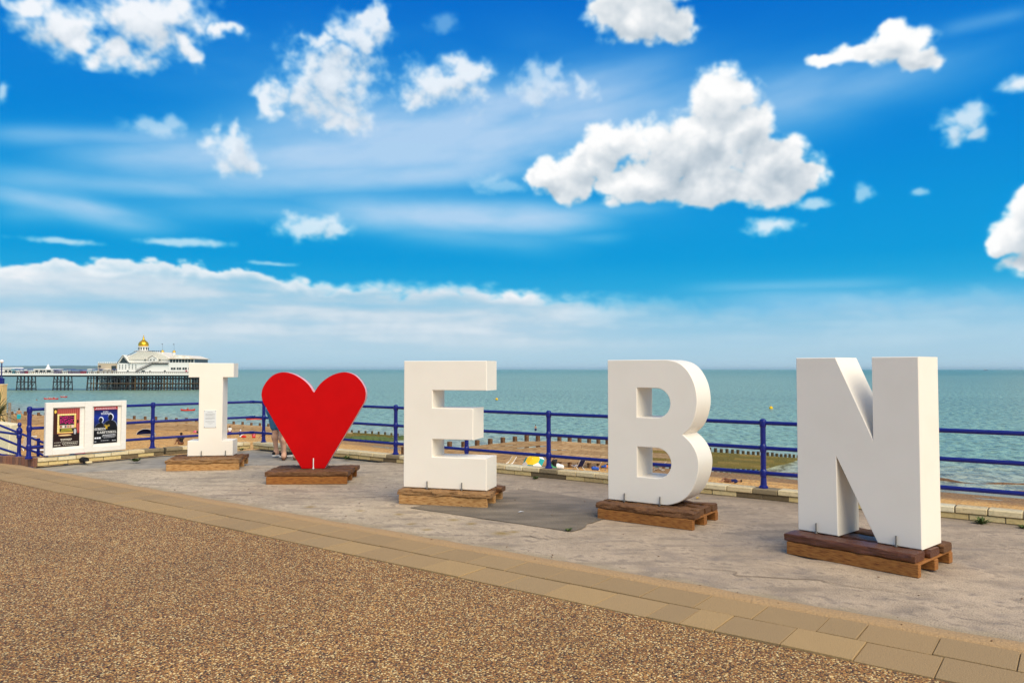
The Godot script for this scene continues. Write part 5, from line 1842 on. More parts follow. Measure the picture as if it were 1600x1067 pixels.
func person(label: String, group: String, pos: Vector3, turn: float, pose: String, size: float, c: Dictionary, cell := 0.04) -> Node3D:
	var o := thing("person", label, "person", pos, turn, group)
	o.scale = Vector3.ONE * size
	var j := skeleton(pose)
	var near := cell < 0.03
	var s := Shape.new()
	flesh(s, limb_bones(j, ["leg", "arm", "trunk", "head", "foot"] + ([] if near else ["palm"])), cell, 0.05 if near else 0.03)
	if near:
		for k in ["l", "r"]:                        # palms with five fingers laid over the rail
			var sgn := -1.0 if k == "l" else 1.0
			var w: Vector3 = j["wrist" + k]
			var fwd := Vector3(-sgn * 0.12, -0.12, -0.98).normalized()
			var side := Vector3(1, 0, 0)
			var hand := [[w, w + fwd * 0.03, 0.024, 0.024]]
			for f in 4:
				var off := side * (f - 1.5) * 0.021
				var root := w + fwd * 0.085 + off
				var l: float = [0.040, 0.046, 0.043, 0.034][f if sgn < 0 else 3 - f]
				var knuckle := root + fwd * l + Vector3(0, -0.008, 0)
				hand.append([w + fwd * 0.02 + off * 0.7, root, 0.015, 0.012])
				hand.append([root, knuckle, 0.0105, 0.0095])
				hand.append([knuckle, knuckle + fwd * l * 0.35 + Vector3(0, -l * 0.75, 0), 0.0092, 0.008])
			var th := w + fwd * 0.02 - side * sgn * 0.026
			hand.append([th, th + fwd * 0.035 - side * sgn * 0.028, 0.014, 0.011])
			hand.append([th + fwd * 0.035 - side * sgn * 0.028, th + fwd * 0.062 - side * sgn * 0.030 + Vector3(0, -0.018, 0), 0.011, 0.009])
			flesh(s, hand, 0.005, 0.008)
		var up := (j.head - j.neck as Vector3).normalized()
		flesh(s, [[j.head + Vector3(0, -0.005, -0.10), j.head + Vector3(0, -0.035, -0.118), 0.010, 0.015], [j.head + Vector3(-0.088, 0.0, 0.0), j.head + Vector3(-0.092, -0.03, 0.005), 0.018, 0.012], [j.head + Vector3(0.088, 0.0, 0.0), j.head + Vector3(0.092, -0.03, 0.005), 0.018, 0.012]], 0.006, 0.01)
		s.ball(j.head + up * 0.0, Vector3.ONE * 0.01)
	part("body", s.mesh(), mats[c.skin], o)
	if near:
		for x in [-0.033, 0.033]:
			var e := Shape.new()
			e.ball(j.head + Vector3(x, 0.012, -0.094), Vector3.ONE * 0.012, 10, 6)
			part("eye", e.mesh(), mats["hair_dark"], o)
		var mo := Shape.new()
		mo.ball(j.head + Vector3(0, -0.068, -0.098), Vector3(0.024, 0.007, 0.008), 10, 6)
		part("mouth", mo.mesh(), mats["pink"], o)
	if c.has("top"):
		s = Shape.new()
		flesh(s, limb_bones(j, ["trunk", "sleeve"]), cell, 0.05, 0.014 if near else 0.02)
		part("shirt", s.mesh(), mats[c.top], o)
	s = Shape.new()
	flesh(s, limb_bones(j, ["pelvis", "thigh"]), cell, 0.05, 0.022)
	part("shorts", s.mesh(), mats[c.bottom], o)
	s = Shape.new()
	var u: Vector3 = (j.head - j.neck).normalized()
	flesh(s, [[j.head + u * 0.058 + Vector3(0, 0, 0.02), j.head + u * 0.01 + Vector3(0, 0, 0.035), 0.098, 0.088]] + ([[j.head + Vector3(0, 0, 0.07), j.head - u * 0.15 + Vector3(0, 0, 0.07), 0.06, 0.035]] if c.get("long", false) else []), minf(cell, 0.03), 0.03)
	part("hair", s.mesh(), mats[c.hair], o)
	if c.has("shoes"):
		for k in ["l", "r"]:
			var a: Vector3 = j["ankle" + k]
			var toe := Vector3(signf(a.x) * 0.02, 0, -0.15)
			var floor_y := 0.0
			s = Shape.new()
			if c.get("sandals", false):
				flesh(s, [[Vector3(a.x, floor_y + 0.008, a.z + 0.045), Vector3(a.x, floor_y + 0.008, a.z) + toe, 0.040, 0.044]], 0.010, 0.01)
				for q in s.v.size():
					s.v[q].y = minf(s.v[q].y, 0.013)
				var sh := part("sandal", s.mesh(), mats[c.shoes], o)
				s = Shape.new()
				s.bent([Vector3(a.x - 0.047, 0.015, a.z - 0.06), Vector3(a.x - 0.03, 0.062, a.z - 0.07), Vector3(a.x + 0.03, 0.062, a.z - 0.07), Vector3(a.x + 0.047, 0.015, a.z - 0.06)], 0.008, 6)
				part("strap", s.mesh(), mats[c.shoes], sh)
			else:
				flesh(s, [[Vector3(a.x, floor_y + 0.05, a.z + 0.04), Vector3(a.x, floor_y + 0.035, a.z) + toe, 0.046, 0.038]], minf(cell, 0.014), 0.02)
				for q in s.v.size():
					s.v[q].y = maxf(s.v[q].y, 0.022)
				var sh := part("shoe", s.mesh(), mats[c.shoes], o)
				if near:
					s = Shape.new()
					flesh(s, [[Vector3(a.x, 0.012, a.z + 0.045), Vector3(a.x, 0.012, a.z - 0.006) + toe, 0.047, 0.044]], 0.010, 0.01)
					for q in s.v.size():
						s.v[q].y = clampf(s.v[q].y, 0.0, 0.026)
					part("sole", s.mesh(), mats["white_cloth"], sh)
	return o


func people_by_the_rail() -> void:
	var face := -atan2(0.591, 0.807)
	person("person in blue shorts and black shoes leaning on the rail behind the heart", "", p3(Vector2(-4.26, 14.20), 0.0), face + 0.0, "lean", 0.97, {"skin": "skin_fair", "top": "navy", "bottom": "denim", "hair": "hair_dark", "shoes": "black_cloth"}, 0.014)
	person("bare-legged person in brown sandals leaning on the rail behind the heart", "", p3(Vector2(-4.00, 13.88), 0.0), face + 0.75, "lean", 0.93, {"skin": "skin_fair", "top": "white_cloth", "bottom": "red_plastic", "hair": "hair_fair", "shoes": "brown_leather", "sandals": true, "long": true}, 0.014)


# ------------------------------------------------------------------ notice board
func notice_board() -> void:
	var a := Vector2(-7.757, 12.77)
	var b := Vector2(-6.955, 13.83)
	var turn := atan2(b.y - a.y, b.x - a.x)
	var w := a.distance_to(b)
	var o := thing("notice_board", "white framed double poster board hung on the blue railing", "notice board", p3(a, 0.17), turn)
	var h := 0.875
	part("back_panel", box_mesh(Vector3(w, h, 0.03), 0.003), mats["white_wood"], o, at(Vector3(w * 0.5, h * 0.5, -0.005)))
	for q in [[0.055, h * 0.5, 0.11, h], [w - 0.0425, h * 0.5, 0.085, h], [w * 0.515, h * 0.5, 0.13, h]]:
		part("frame_stile", box_mesh(Vector3(q[2], q[3] - 0.002, 0.035), 0.004), mats["white_wood"], o, at(Vector3(q[0], q[1], 0.028)))
	for q in [[0.5 * (0.11 + w * 0.515 - 0.065), w * 0.515 - 0.065 - 0.11], [0.5 * (w * 0.515 + 0.065 + w - 0.085), w - 0.085 - w * 0.515 - 0.065]]:
		for y in [0.045, h - 0.045]:
			part("frame_rail", box_mesh(Vector3(q[1] - 0.002, 0.09, 0.033), 0.004), mats["white_wood"], o, at(Vector3(q[0], y, 0.027)))
	var mid := w * 0.515
	poster(o, "music_show_poster", Rect2(0.128, 0.125, 0.42, 0.645), 0)
	poster(o, "duo_concert_poster", Rect2(mid + 0.098, 0.135, 0.405, 0.640), 1)
	for x in [0.25, w - 0.25]:
		for y in [0.455, 0.765]:
			part("hanger", box_mesh(Vector3(0.04, 0.09, 0.10), 0.004), mats["steel"], o, at(Vector3(x, y, -0.06)))


func disc(im: Image, cx: float, cy: float, rx: float, ry: float, c: Color) -> void:
	for y in range(maxi(0, int(cy - ry)), mini(im.get_height(), int(cy + ry) + 1)):
		var k := 1.0 - pow((y - cy) / ry, 2.0)
		if k > 0.0:
			var hw := rx * sqrt(k)
			im.fill_rect(Rect2i(int(cx - hw), y, int(hw * 2.0), 1), c)


func poster(o: Node3D, called: String, r: Rect2, kind: int) -> void:
	var im := Image.create(200, 310, false, Image.FORMAT_RGB8)
	var q := RandomNumberGenerator.new()
	q.seed = 50 + kind
	if kind == 0:                                  # a framed stage sign against red drapes above a dark foot
		im.fill(Color(0.62, 0.24, 0.22))
		for k in 14:
			im.fill_rect(Rect2i(k * 15, 0, 5, 190), Color(0.78, 0.40, 0.36))
		im.fill_rect(Rect2i(0, 0, 30, 210), Color(0.24, 0.10, 0.06))
		disc(im, 16, 24, 9, 14, Color(0.95, 0.80, 0.35))
		im.fill_rect(Rect2i(30, 44, 142, 156), Color(0.90, 0.78, 0.42))
		for k in 11:
			disc(im, 36 + k * 13, 50, 4, 4, Color(1.0, 0.97, 0.80))
			disc(im, 36, 50 + k * 13, 4, 4, Color(1.0, 0.97, 0.80))
		im.fill_rect(Rect2i(44, 58, 114, 76), Color(0.12, 0.11, 0.11))
		for k in 4:                                # brush strokes of a script title
			var y0 := 70 + k * 15
			var x := 50
			while x < 150:
				var l := q.randi_range(6, 16)
				disc(im, x + l * 0.5, y0 + q.randi_range(-4, 4), l * 0.55, q.randf_range(2.5, 5.5), Color(0.86, 0.05, 0.50))
				x += l + 2
		im.fill_rect(Rect2i(48, 134, 110, 26), Color(0.80, 0.72, 0.62))
		for k in 6:
			disc(im, 58 + k * 18, 147, 6, 11, [Color(0.55, 0.15, 0.18), Color(0.85, 0.85, 0.85), Color(0.35, 0.35, 0.42), Color(0.75, 0.42, 0.35), Color(0.70, 0.55, 0.30), Color(0.92, 0.75, 0.72)][k])
		im.fill_rect(Rect2i(48, 162, 110, 28), Color(0.13, 0.12, 0.06))
		im.fill_rect(Rect2i(60, 168, 80, 4), Color(0.85, 0.80, 0.30))
		im.fill_rect(Rect2i(56, 177, 88, 5), Color(0.85, 0.80, 0.30))
		im.fill_rect(Rect2i(0, 205, 200, 105), Color(0.14, 0.06, 0.05))
		disc(im, 90, 216, 50, 7, Color(0.90, 0.76, 0.55))
		disc(im, 166, 190, 16, 32, Color(0.12, 0.12, 0.13))
		disc(im, 166, 190, 10, 24, Color(0.72, 0.72, 0.74))
		disc(im, 186, 110, 8, 16, Color(0.2, 0.12, 0.10))
		for row in [[246, 56, 142, 7], [258, 62, 134, 4], [272, 8, 190, 3], [282, 70, 190, 5], [292, 8, 60, 6], [296, 76, 186, 3]]:
			var x: int = row[1]
			while x < row[2]:
				var l := q.randi_range(5, 14)
				im.fill_rect(Rect2i(x, row[0], mini(l, row[2] - x), row[3]), Color(0.88, 0.86, 0.80))
				x += l + 3
	else:                                          # two figures in silhouette on deep blue
		for y in 310:
			var k := clampf(1.0 - absf(y - 90.0) / 120.0, 0.0, 1.0)
			im.fill_rect(Rect2i(0, y, 200, 1), Color(0.02 + 0.03 * k, 0.03 + 0.14 * k, 0.08 + 0.50 * k))
		im.fill_rect(Rect2i(0, 0, 200, 26), Color(0.74, 0.08, 0.08))
		for f in [[58, 112, 17, 21, 48], [140, 92, 20, 26, 58]]:
			disc(im, f[0] + 3, f[1] - 3, f[2] + 4, f[3] + 4, Color(0.90, 0.93, 1.0))
			disc(im, f[0], f[1] + 78, f[4] + 3, 56, Color(0.55, 0.60, 0.72))
			disc(im, f[0], f[1], f[2], f[3], Color(0.04, 0.04, 0.07))
			disc(im, f[0] - 2, f[1] + 80, f[4], 56, Color(0.05, 0.05, 0.08))
			im.fill_rect(Rect2i(f[0] - 8, f[1] + 10, 16, 30), Color(0.05, 0.05, 0.08))
		im.fill_rect(Rect2i(0, 172, 200, 138), Color(0.035, 0.04, 0.055))
		for k in 3:
			disc(im, 98 + k * 14, 160 + (k % 2) * 8, 9, 8, Color(0.80, 0.68, 0.25))
			disc(im, 98 + k * 14, 160 + (k % 2) * 8, 5, 4, Color(0.05, 0.05, 0.08))
		for row in [[8, 16, 184, 4], [17, 10, 190, 5], [40, 76, 122, 6], [52, 58, 144, 5], [62, 60, 138, 5], [238, 76, 184, 6], [250, 70, 190, 4], [262, 84, 176, 3], [256, 8, 60, 14], [290, 8, 26, 5], [286, 60, 130, 3], [288, 156, 190, 5]]:
			var x: int = row[1]
			while x < row[2]:
				var l := q.randi_range(6, 16)
				im.fill_rect(Rect2i(x, row[0], mini(l, row[2] - x), row[3]), Color(0.88, 0.89, 0.92))
				x += l + 3
	var s := Shape.new()
	s.quad(Vector3(0, 0, 0), Vector3(r.size.x, 0, 0), Vector3(r.size.x, r.size.y, 0), Vector3(0, r.size.y, 0), true)
	var p := part("poster", s.mesh(false, true), image_mat(called, im, 0.35), o, at(Vector3(r.position.x, r.position.y, 0.0125)))
	tag(p, "poster with a lit picture frame and magenta script" if kind == 0 else "dark blue poster with two silhouettes and white lettering")
	if kind == 1:
		var f := SystemFont.new()
		f.font_names = PackedStringArray(["Droid Serif"])
		f.font_weight = 700
		for t in [["SIMON", 0.105, 0.250, 0.062], ["&", 0.212, 0.268, 0.060], ["GARFUNKEL", 0.222, 0.190, 0.058]]:
			var tm := TextMesh.new()
			tm.text = t[0]
			tm.font = f
			tm.font_size = 32
			tm.pixel_size = t[3] / 32.0 * 0.90
			tm.depth = 0.001
			tm.horizontal_alignment = HORIZONTAL_ALIGNMENT_CENTER
			part("lettering", tm, mats["white_cloth"] if t[0] != "&" else mats["yellow"], p, at(Vector3(t[1] , t[2] + 0.0, 0.0015)))


# ------------------------------------------------------------------ far left: lamp, plants, walls
func left_corner() -> void:
	var o := thing("brick_pier", "tall brick pier carrying the blue lamp post at the left edge", "pillar", Vector3(-53.2, 0, -80.0))
	part("pier_shaft", box_mesh(Vector3(0.75, 4.6, 0.75), 0.02), mats["brick_1"], o, at(Vector3(0, -2.35, 0)))
	part("cap_stone", box_mesh(Vector3(0.85, 0.12, 0.85), 0.02), mats["coping_0"], o, at(Vector3(0, 0.01, 0)))
	o = thing("street_lamp", "blue lamp post with a white globe on the brick pier", "street lamp", Vector3(-53.2, 0.07, -80.0))
	part("base_box", box_mesh(Vector3(0.42, 0.62, 0.42), 0.03), mats["blue_paint"], o, at(Vector3(0, 0.31, 0)))
	var s := Shape.new()
	s.lathe([[0.14, 0.6], [0.10, 0.75], [0.062, 0.85], [0.055, 2.0], [0.085, 2.04], [0.05, 2.1], [0.05, 2.2]], 12)
	part("column", s.mesh(), mats["dark_blue"], o)
	s = Shape.new()
	s.ball(Vector3(0, 2.36, 0), Vector3.ONE * 0.18, 16, 10)
	part("globe", s.mesh(), mats["lamp_glass"], o)
	# grey post beyond
	s = Shape.new()
	s.box(Vector3(-39.2, -2.3, -60.0), Vector3(0.16, 2.6, 0.16), 0.01)
	whole("timber_post", s.mesh(), mats["retaining"], "plain grey post standing right of the lamp's brick pier", "post")
	# raised bed with spiky plants, on a bank beyond the steps
	s = Shape.new()
	s.grid(24, 18, func(i: int, j: int) -> Array:
		var z := 20.6 + j * 0.3
		var x := -0.66 * z - 17.0 + i * 0.70
		var e := smoothstep(0.0, 2.2, minf(i * 0.70, (24 - i) * 0.70)) * smoothstep(0.0, 1.2, minf(j * 0.3, (18 - j) * 0.3))
		return [Vector3(x, -4.2 + 4.25 * e + n_ground.get_noise_2d(x * 20.0, z * 20.0) * 0.15, -z), Color.WHITE])
	whole("planted_bank", s.mesh(), mats["earth"], "earth bank beside the beach steps with spiky plants", "", "", "structure")
	o = thing("stone_parapet", "pale stone parapet below the spiky plants at the left edge", "wall")
	for k in 7:
		s = Shape.new()
		var f0 := k / 7.0
		var f1 := (k + 1) / 7.0
		var a := Vector3(lerpf(-18.0, -12.95, f0), 0.02 + 0.22 * sin(f0 * 2.6), -lerpf(21.0, 20.0, f0))
		var b := Vector3(lerpf(-18.0, -12.95, f1), 0.02 + 0.22 * sin(f1 * 2.6), -lerpf(21.0, 20.0, f1))
		s.box((a + b) * 0.5 - Vector3(0, 1.0, 0), Vector3(a.distance_to(b) - 0.01, 2.1, 0.35), 0.02, Basis(Vector3.UP, atan2(-(b.z - a.z), b.x - a.x)) * Basis(Vector3(0, 0, 1), atan2(b.y - a.y, 0.69)))
		part("parapet_stone", s.mesh(), mats["coping_2"], o)
	var leaf_shapes := []
	for v in 3:
		var sh := Shape.new()
		var n := 7
		for side in [0]:
			var prev := [Vector3.ZERO, Vector3.ZERO]
			for k in n + 1:
				var f := float(k) / n
				var wdt := 0.019 * (1.0 - pow(f, 1.6)) + 0.001
				var c := Vector3(0, f * 0.72 - f * f * (0.06 + 0.13 * v), f * f * (0.12 + 0.16 * v))
				var pair := [c + Vector3(-wdt, 0.006, 0), c + Vector3(wdt, 0.006, 0)]
				if k > 0:
					sh.quad(prev[0], prev[1], pair[1], pair[0])
				prev = pair
		leaf_shapes.append(sh.mesh())
	for pl in [[-14.65, 21.9, 0.27, 100, 1.2, "spiky rosette plant nearest the steps with leaves spreading over the parapet"], [-16.0, 23.4, 0.62, 70, 1.0, "taller spiky plant behind, at the very left edge"]]:
		var p := thing("spiky_plant", pl[5], "plant", Vector3(pl[0], pl[2] - 0.35, -pl[1]), 0.0, "spiky plants on the bank")
		part("stem", tube_mesh(0.4, 0.09, 0.07, 8), mats["stem"], p)
		for k in pl[3]:
			var tilt := rng.randf_range(0.15, 1.75)
			var b := Basis(Vector3.UP, rng.randf_range(0.0, TAU)) * Basis(Vector3.RIGHT, tilt)
			part("leaf", leaf_shapes[rng.randi_range(0, 2)], mats["leaf"] if rng.randf() < 0.7 else mats["leaf_pale"], p, Transform3D(b.scaled(Vector3.ONE * pl[4] * rng.randf_range(0.75, 1.1)), Vector3(0, 0.36 + rng.randf_range(-0.08, 0.08), 0)))


# ------------------------------------------------------------------ on the beach and the water
func beach_life() -> void:
	var bp := func(x: float, depth: float) -> Vector3: return beach_point(x, depth)
	var g := "people on the beach"
	person("person in turquoise shorts standing on the beach near the stair railing", g, bp.call(-60.9, 95.0), 0.6, "stand", 1.08, {"skin": "skin_tan", "bottom": "turquoise", "hair": "hair_dark"})
	person("shirtless person in dark shorts beside the one in turquoise shorts", g, bp.call(-59.2, 94.6), -0.5, "walk", 1.08, {"skin": "skin_tan", "bottom": "grey_cloth", "hair": "hair_fair"})
	person("person in a dark top and green shorts behind the left railing post", g, bp.call(-62.4, 103.0), 1.2, "walk", 1.08, {"skin": "skin_tan", "top": "black_cloth", "bottom": "green_cloth", "hair": "hair_dark"})
	person("child in a purple skirt standing on the shingle right of the letter I", g, bp.call(-34.9, 95.2), 0.2, "stand", 0.86, {"skin": "skin_tan", "top": "white_cloth", "bottom": "purple", "hair": "hair_dark"})
	person("person sitting in dark clothes beyond the wall left of the letter I", g, bp.call(-26.9, 62.6), 1.0, "sit", 1.05, {"skin": "skin_tan", "top": "black_cloth", "bottom": "brown_leather", "hair": "hair_dark"})
	person("sunbather with a white hat on the sand beyond the board", g, bp.call(-43.4, 105.8), 1.3, "lie", 1.05, {"skin": "skin_tan", "top": "black_cloth", "bottom": "pink", "hair": "straw"})
	person("person in a pink top sitting in the group by the railing corner", g, bp.call(-33.2, 99.0), 0.4, "sit", 1.0, {"skin": "skin_fair", "top": "pink", "bottom": "red_plastic", "hair": "hair_fair"})
	person("person in a navy top and white hat in the group by the railing corner", g, bp.call(-35.4, 100.4), -0.7, "sit", 1.05, {"skin": "skin_fair", "top": "navy", "bottom": "white_cloth", "hair": "white_cloth"})
	person("person in white and black seated just right of the corner railing post", g, bp.call(-31.9, 99.0), 2.0, "sit", 1.1, {"skin": "skin_tan", "top": "white_cloth", "bottom": "black_cloth", "hair": "hair_dark"})
	person("person in black sitting beside the parasol", g, bp.call(3.35, 61.4), 0.9, "sit", 1.2, {"skin": "skin_fair", "top": "black_cloth", "bottom": "green_cloth", "hair": "hair_dark"})
	person("person in yellow and blue lying on a lounger left of the B", g, bp.call(8.1, 66.6) + Vector3(0, 0.28, 0), 1.1, "lie", 1.0, {"skin": "skin_tan", "top": "orange", "bottom": "blue_cloth", "hair": "hair_fair"})
	person("tanned sunbather with a blue cover seen through the lower opening of the B", g, bp.call(14.1, 74.0) + Vector3(0, 0.3, 0), 1.2, "lie", 1.05, {"skin": "skin_tan", "bottom": "turquoise", "hair": "hair_fair"})
	person("person in dark clothes lying on the shingle right of the B", g, bp.call(15.9, 56.4), 1.3, "lie", 1.0, {"skin": "skin_tan", "top": "navy", "bottom": "brown_leather", "hair": "hair_dark"})
	# parasol: eight panels with yellow middle and green rim
	var o := thing("beach_parasol", "yellow and green beach parasol tilted on the shingle right of the E", "parasol", bp.call(1.9, 61.8), 0.0)
	var tilt := Basis(Vector3(1, 0, 0), 0.62) * Basis(Vector3(0, 0, 1), 0.25).scaled(Vector3.ONE * 1.15)
	part("pole", tube_mesh(1.0, 0.02, 0.02), mats["white_paint"], o, Transform3D(tilt, Vector3.ZERO))
	for k in 8:
		for ring in 2:
			var s := Shape.new()
			var r0 := 0.0 if ring == 0 else 0.52
			var r1 := 0.52 if ring == 0 else 0.80
			var h0 := 1.0 if ring == 0 else 0.87
			var h1 := 0.87 if ring == 0 else 0.66
			var a0 := TAU * k / 8.0
			var a1 := TAU * (k + 1) / 8.0
			s.quad(Vector3(cos(a0) * r0, h0, sin(a0) * r0), Vector3(cos(a0) * r1, h1, sin(a0) * r1), Vector3(cos(a1) * r1, h1, sin(a1) * r1), Vector3(cos(a1) * r0, h0, sin(a1) * r0))
			part("canopy_panel", s.mesh(), mats["yellow"] if ring == 0 else (mats["teal"] if k % 2 == 0 else mats["white_cloth"]), o, Transform3D(tilt, Vector3.ZERO))
	# tents
	for q in [[-39.0, 82.0, 0.66, "navy", "dark blue pop-up beach tent beyond the wall, left of the railing post"], [-57.5, 121.0, 1.25, "pink", "pink beach shelter farther down the beach behind the dark blue tent"], [-62.0, 124.0, 1.3, "brown_leather", "brown beach shelter beside the pink one"]]:
		var t := thing("beach_tent", q[4], "tent", bp.call(q[0], q[1]), 0.0, "beach tents")
		var s := Shape.new()
		var n := 14
		for k in n:
			for m in 6:
				var pt := func(a: int, b: int) -> Vector3:
					var an := PI * a / n
					var th := PI * 0.5 * b / 6.0
					return Vector3(cos(an) * 1.55, sin(an) * sin(th + 0.12) * 1.02, -cos(th) * sin(an) * 1.0) * q[2]
				s.quad(pt.call(k, m), pt.call(k + 1, m), pt.call(k + 1, m + 1), pt.call(k, m + 1))
		part("shell", s.mesh(), mats[q[3]], t)
		var fl := Shape.new()
		fl.box(Vector3(0, 0.03, 0.15) * q[2], Vector3(2.6, 0.03, 1.3) * q[2])
		part("groundsheet", fl.mesh(), mats["grey_cloth"], t)
		var pole := Shape.new()
		for k in 12:
			var a0 := PI * k / 12.0
			var a1 := PI * (k + 1) / 12.0
			pole.tube(Vector3(cos(a0) * 1.55, sin(a0) * 1.02, 0.02) * q[2], Vector3(cos(a1) * 1.55, sin(a1) * 1.02, 0.02) * q[2], 0.02, 0.02, 6)
		part("hoop", pole.mesh(), mats["white_cloth"], t)
	# folding chairs and loungers: frame, cloth
	for q in [[5.6, 64.6, 0.5, "navy", "low navy beach chair with a white towel on the shingle left of the B"], [7.7, 67.0, 0.4, "straw", "straw-coloured lounger beside the groyne planks left of the B"], [-0.3, 60.0, 2.2, "straw", "straw-coloured folding chair left of the parasol"], [-27.8, 44.2, 0.8, "white_cloth", "white cloth deckchair on the beach below the stair railing"], [-25.2, 42.0, 2.4, "white_cloth", "striped white deckchair behind the left railing post"], [14.2, 74.2, 1.2, "straw", "straw mat lounger seen through the lower opening of the B"]]:
		var c := thing("beach_chair", q[4], "beach chair", bp.call(q[0], q[1]), q[2], "chairs on the beach")
		var s := Shape.new()
		for x in [-0.28, 0.28]:
			s.tube(Vector3(x, 0.30, -0.75), Vector3(x, 0.26, 0.15), 0.025, 0.025, 6)
			s.tube(Vector3(x, 0.26, 0.15), Vector3(x, 0.85, 0.62), 0.025, 0.025, 6)
			s.tube(Vector3(x, 0.0, -0.60), Vector3(x, 0.45, 0.30), 0.025, 0.025, 6)
			s.tube(Vector3(x, 0.0, 0.45), Vector3(x, 0.30, -0.10), 0.025, 0.025, 6)
		part("frame", s.mesh(), mats["white_paint"], c)
		s = Shape.new()
		s.box(Vector3(0, 0.29, -0.3), Vector3(0.54, 0.03, 0.9))
		s.box(Vector3(0, 0.56, 0.39), Vector3(0.54, 0.03, 0.74), 0.0, Basis(Vector3(1, 0, 0), -0.9))
		part("seat_cloth", s.mesh(), mats[q[3]], c)
		if q[3] == "navy":
			s = Shape.new()
			s.box(Vector3(0, 0.325, -0.15), Vector3(0.36, 0.03, 0.5), 0.01)
			part("towel", s.mesh(), mats["white_cloth"], c)
	# bags, towels and driftwood lying about
	for q in [[3.75, 62.6, 0.9, "white_cloth", "white beach bag at the foot of the railing post right of the parasol"], [-39.8, 104.6, 0.7, "grey_cloth", "grey bag on the sand beside the sunbather with the white hat"], [-26.5, 43.2, 0.8, "brown_leather", "brown bag by the white deckchairs below the stair railing"], [7.1, 65.8, 0.6, "blue_cloth", "blue bag beside the straw lounger left of the B"], [-24.4, 43.4, 0.8, "pink", "pink bag below the notice board"], [-34.2, 98.2, 0.6, "red_plastic", "red bag in the group by the railing corner"]]:
		var s := Shape.new()
		flesh(s, [[Vector3(-0.2, 0.18, 0), Vector3(0.2, 0.16, 0.05), 0.18, 0.16], [Vector3(0, 0.2, 0), Vector3(0, 0.30, 0), 0.14, 0.08]], 0.035, 0.08)
		for k in s.v.size():
			s.v[k] = s.v[k] * q[2] * 1.5
		var b := whole("beach_bag", s.mesh(), mats[q[3]], q[4], "bag", "bags on the beach")
		b.position = bp.call(q[0], q[1])
	# kayaks and buoys
	for q in [[-200.5, 333.0, 0.25, 4.2, "red and white kayak farthest left on the water above the notice board", "red and white kayak farthest left"], [-197.6, 331.5, 0.1, 3.6, "red kayak alongside the red and white one above the notice board", "red kayak beside the red and white one"], [-207.0, 355.0, -0.2, 3.6, "lone red kayak farther out above the notice board", "lone kayak farther out above the notice board"], [-101.5, 240.8, 0.1, 4.4, "red kayak left of the letter I's stem", "kayak left of the letter I"], [-66.2, 198.0, 0.15, 4.4, "red kayak nearest the shore, left of the railing corner post", "kayak nearest the shore"]]:
		var pos := Vector3(q[0], SEA_Y + 0.10, -q[1])
		var k := thing("kayak", q[4], "kayak", pos, q[2], "red kayaks on the water")
		var s := Shape.new()
		var prof := []
		for i in 13:
			var f := i / 12.0
			var hw: float = 0.42 * pow(sin(PI * clampf(f, 0.02, 0.98)), 0.7)
			prof.append([(f - 0.5) * q[3], hw, 0.10 + 0.30 * pow(absf(f - 0.5) * 2.0, 3.0)])
		for i in 12:
			var a: Array = prof[i]
			var b: Array = prof[i + 1]
			var ring := func(e: Array) -> Array: return [Vector3(e[0], e[2] - 0.35, 0), Vector3(e[0], e[2] - 0.1, e[1]), Vector3(e[0], e[2] + 0.16, e[1] * 0.75), Vector3(e[0], e[2] + 0.22, 0), Vector3(e[0], e[2] + 0.16, -e[1] * 0.75), Vector3(e[0], e[2] - 0.1, -e[1])]
			var ra: Array = ring.call(a)
			var rb: Array = ring.call(b)
			for m in 6:
				s.quad(ra[m], ra[(m + 1) % 6], rb[(m + 1) % 6], rb[m])
		part("hull", s.mesh(), mats["red_plastic"], k)
		s = Shape.new()
		s.tube(Vector3(-0.9, 0.75, 0.4), Vector3(0.9, 1.0, -0.4), 0.025, 0.025, 6)
		part("paddle", s.mesh(), mats["white_paint"], k)
		person("paddler in the " + q[5], "paddlers in the kayaks", pos + Vector3(0, 0.12, 0), q[2] + PI * 0.5, "sit", 1.0, {"skin": "skin_tan", "top": "red_plastic" if q[0] > -199.0 else "white_cloth", "bottom": "black_cloth", "hair": "hair_dark"}, 0.06)
	for q in [[-6.5, 326.0, "yellow buoy on the sea right of the letter E"], [85.0, 252.4, "yellow buoy on the sea between B and N"]]:
		var b := thing("buoy", q[2], "buoy", Vector3(q[0], SEA_Y, -q[1]), 0.0, "yellow buoys")
		var s := Shape.new()
		s.ball(Vector3(0, 0.32, 0), Vector3(0.62, 0.55, 0.62), 14, 8)
		part("float", s.mesh(), mats["yellow"], b)
		s = Shape.new()
		s.tube(Vector3(0, 0.8, 0), Vector3(0, 1.1, 0), 0.10, 0.07, 8)
		part("ring_post", s.mesh(), mats["orange"], b)
	for q in [[5.0, 163.0, "bather standing in the shallows just left of the railing post", "stand"], [7.8, 164.0, "bather beside the standing one in the shallows left of the railing post", "sit"], [-198.5, 321.0, "lone swimmer in the water far left above the railing", "sit"]]:
		person(q[2], "bathers in the sea", Vector3(q[0], SEA_Y - (0.7 if q[3] == "stand" else 0.35), -q[1]), 0.4, q[3], 1.1, {"skin": "skin_tan", "bottom": "navy", "hair": "hair_dark"}, 0.05)
	var ship := thing("distant_ship", "tiny ship on the horizon right of the letter N", "ship", Vector3(5560, SEA_Y, -9000))
	var hs := Shape.new()
	hs.plate([PackedVector2Array([Vector2(-20, 0), Vector2(18, 0), Vector2(22, 7), Vector2(-21, 6)])], 8.0, 0.2, false)
	part("hull", hs.mesh(), mats["navy"], ship)
	part("bridge", box_mesh(Vector3(9, 8, 6)), mats["white_paint"], ship, at(Vector3(-10, 9.5, -4)))
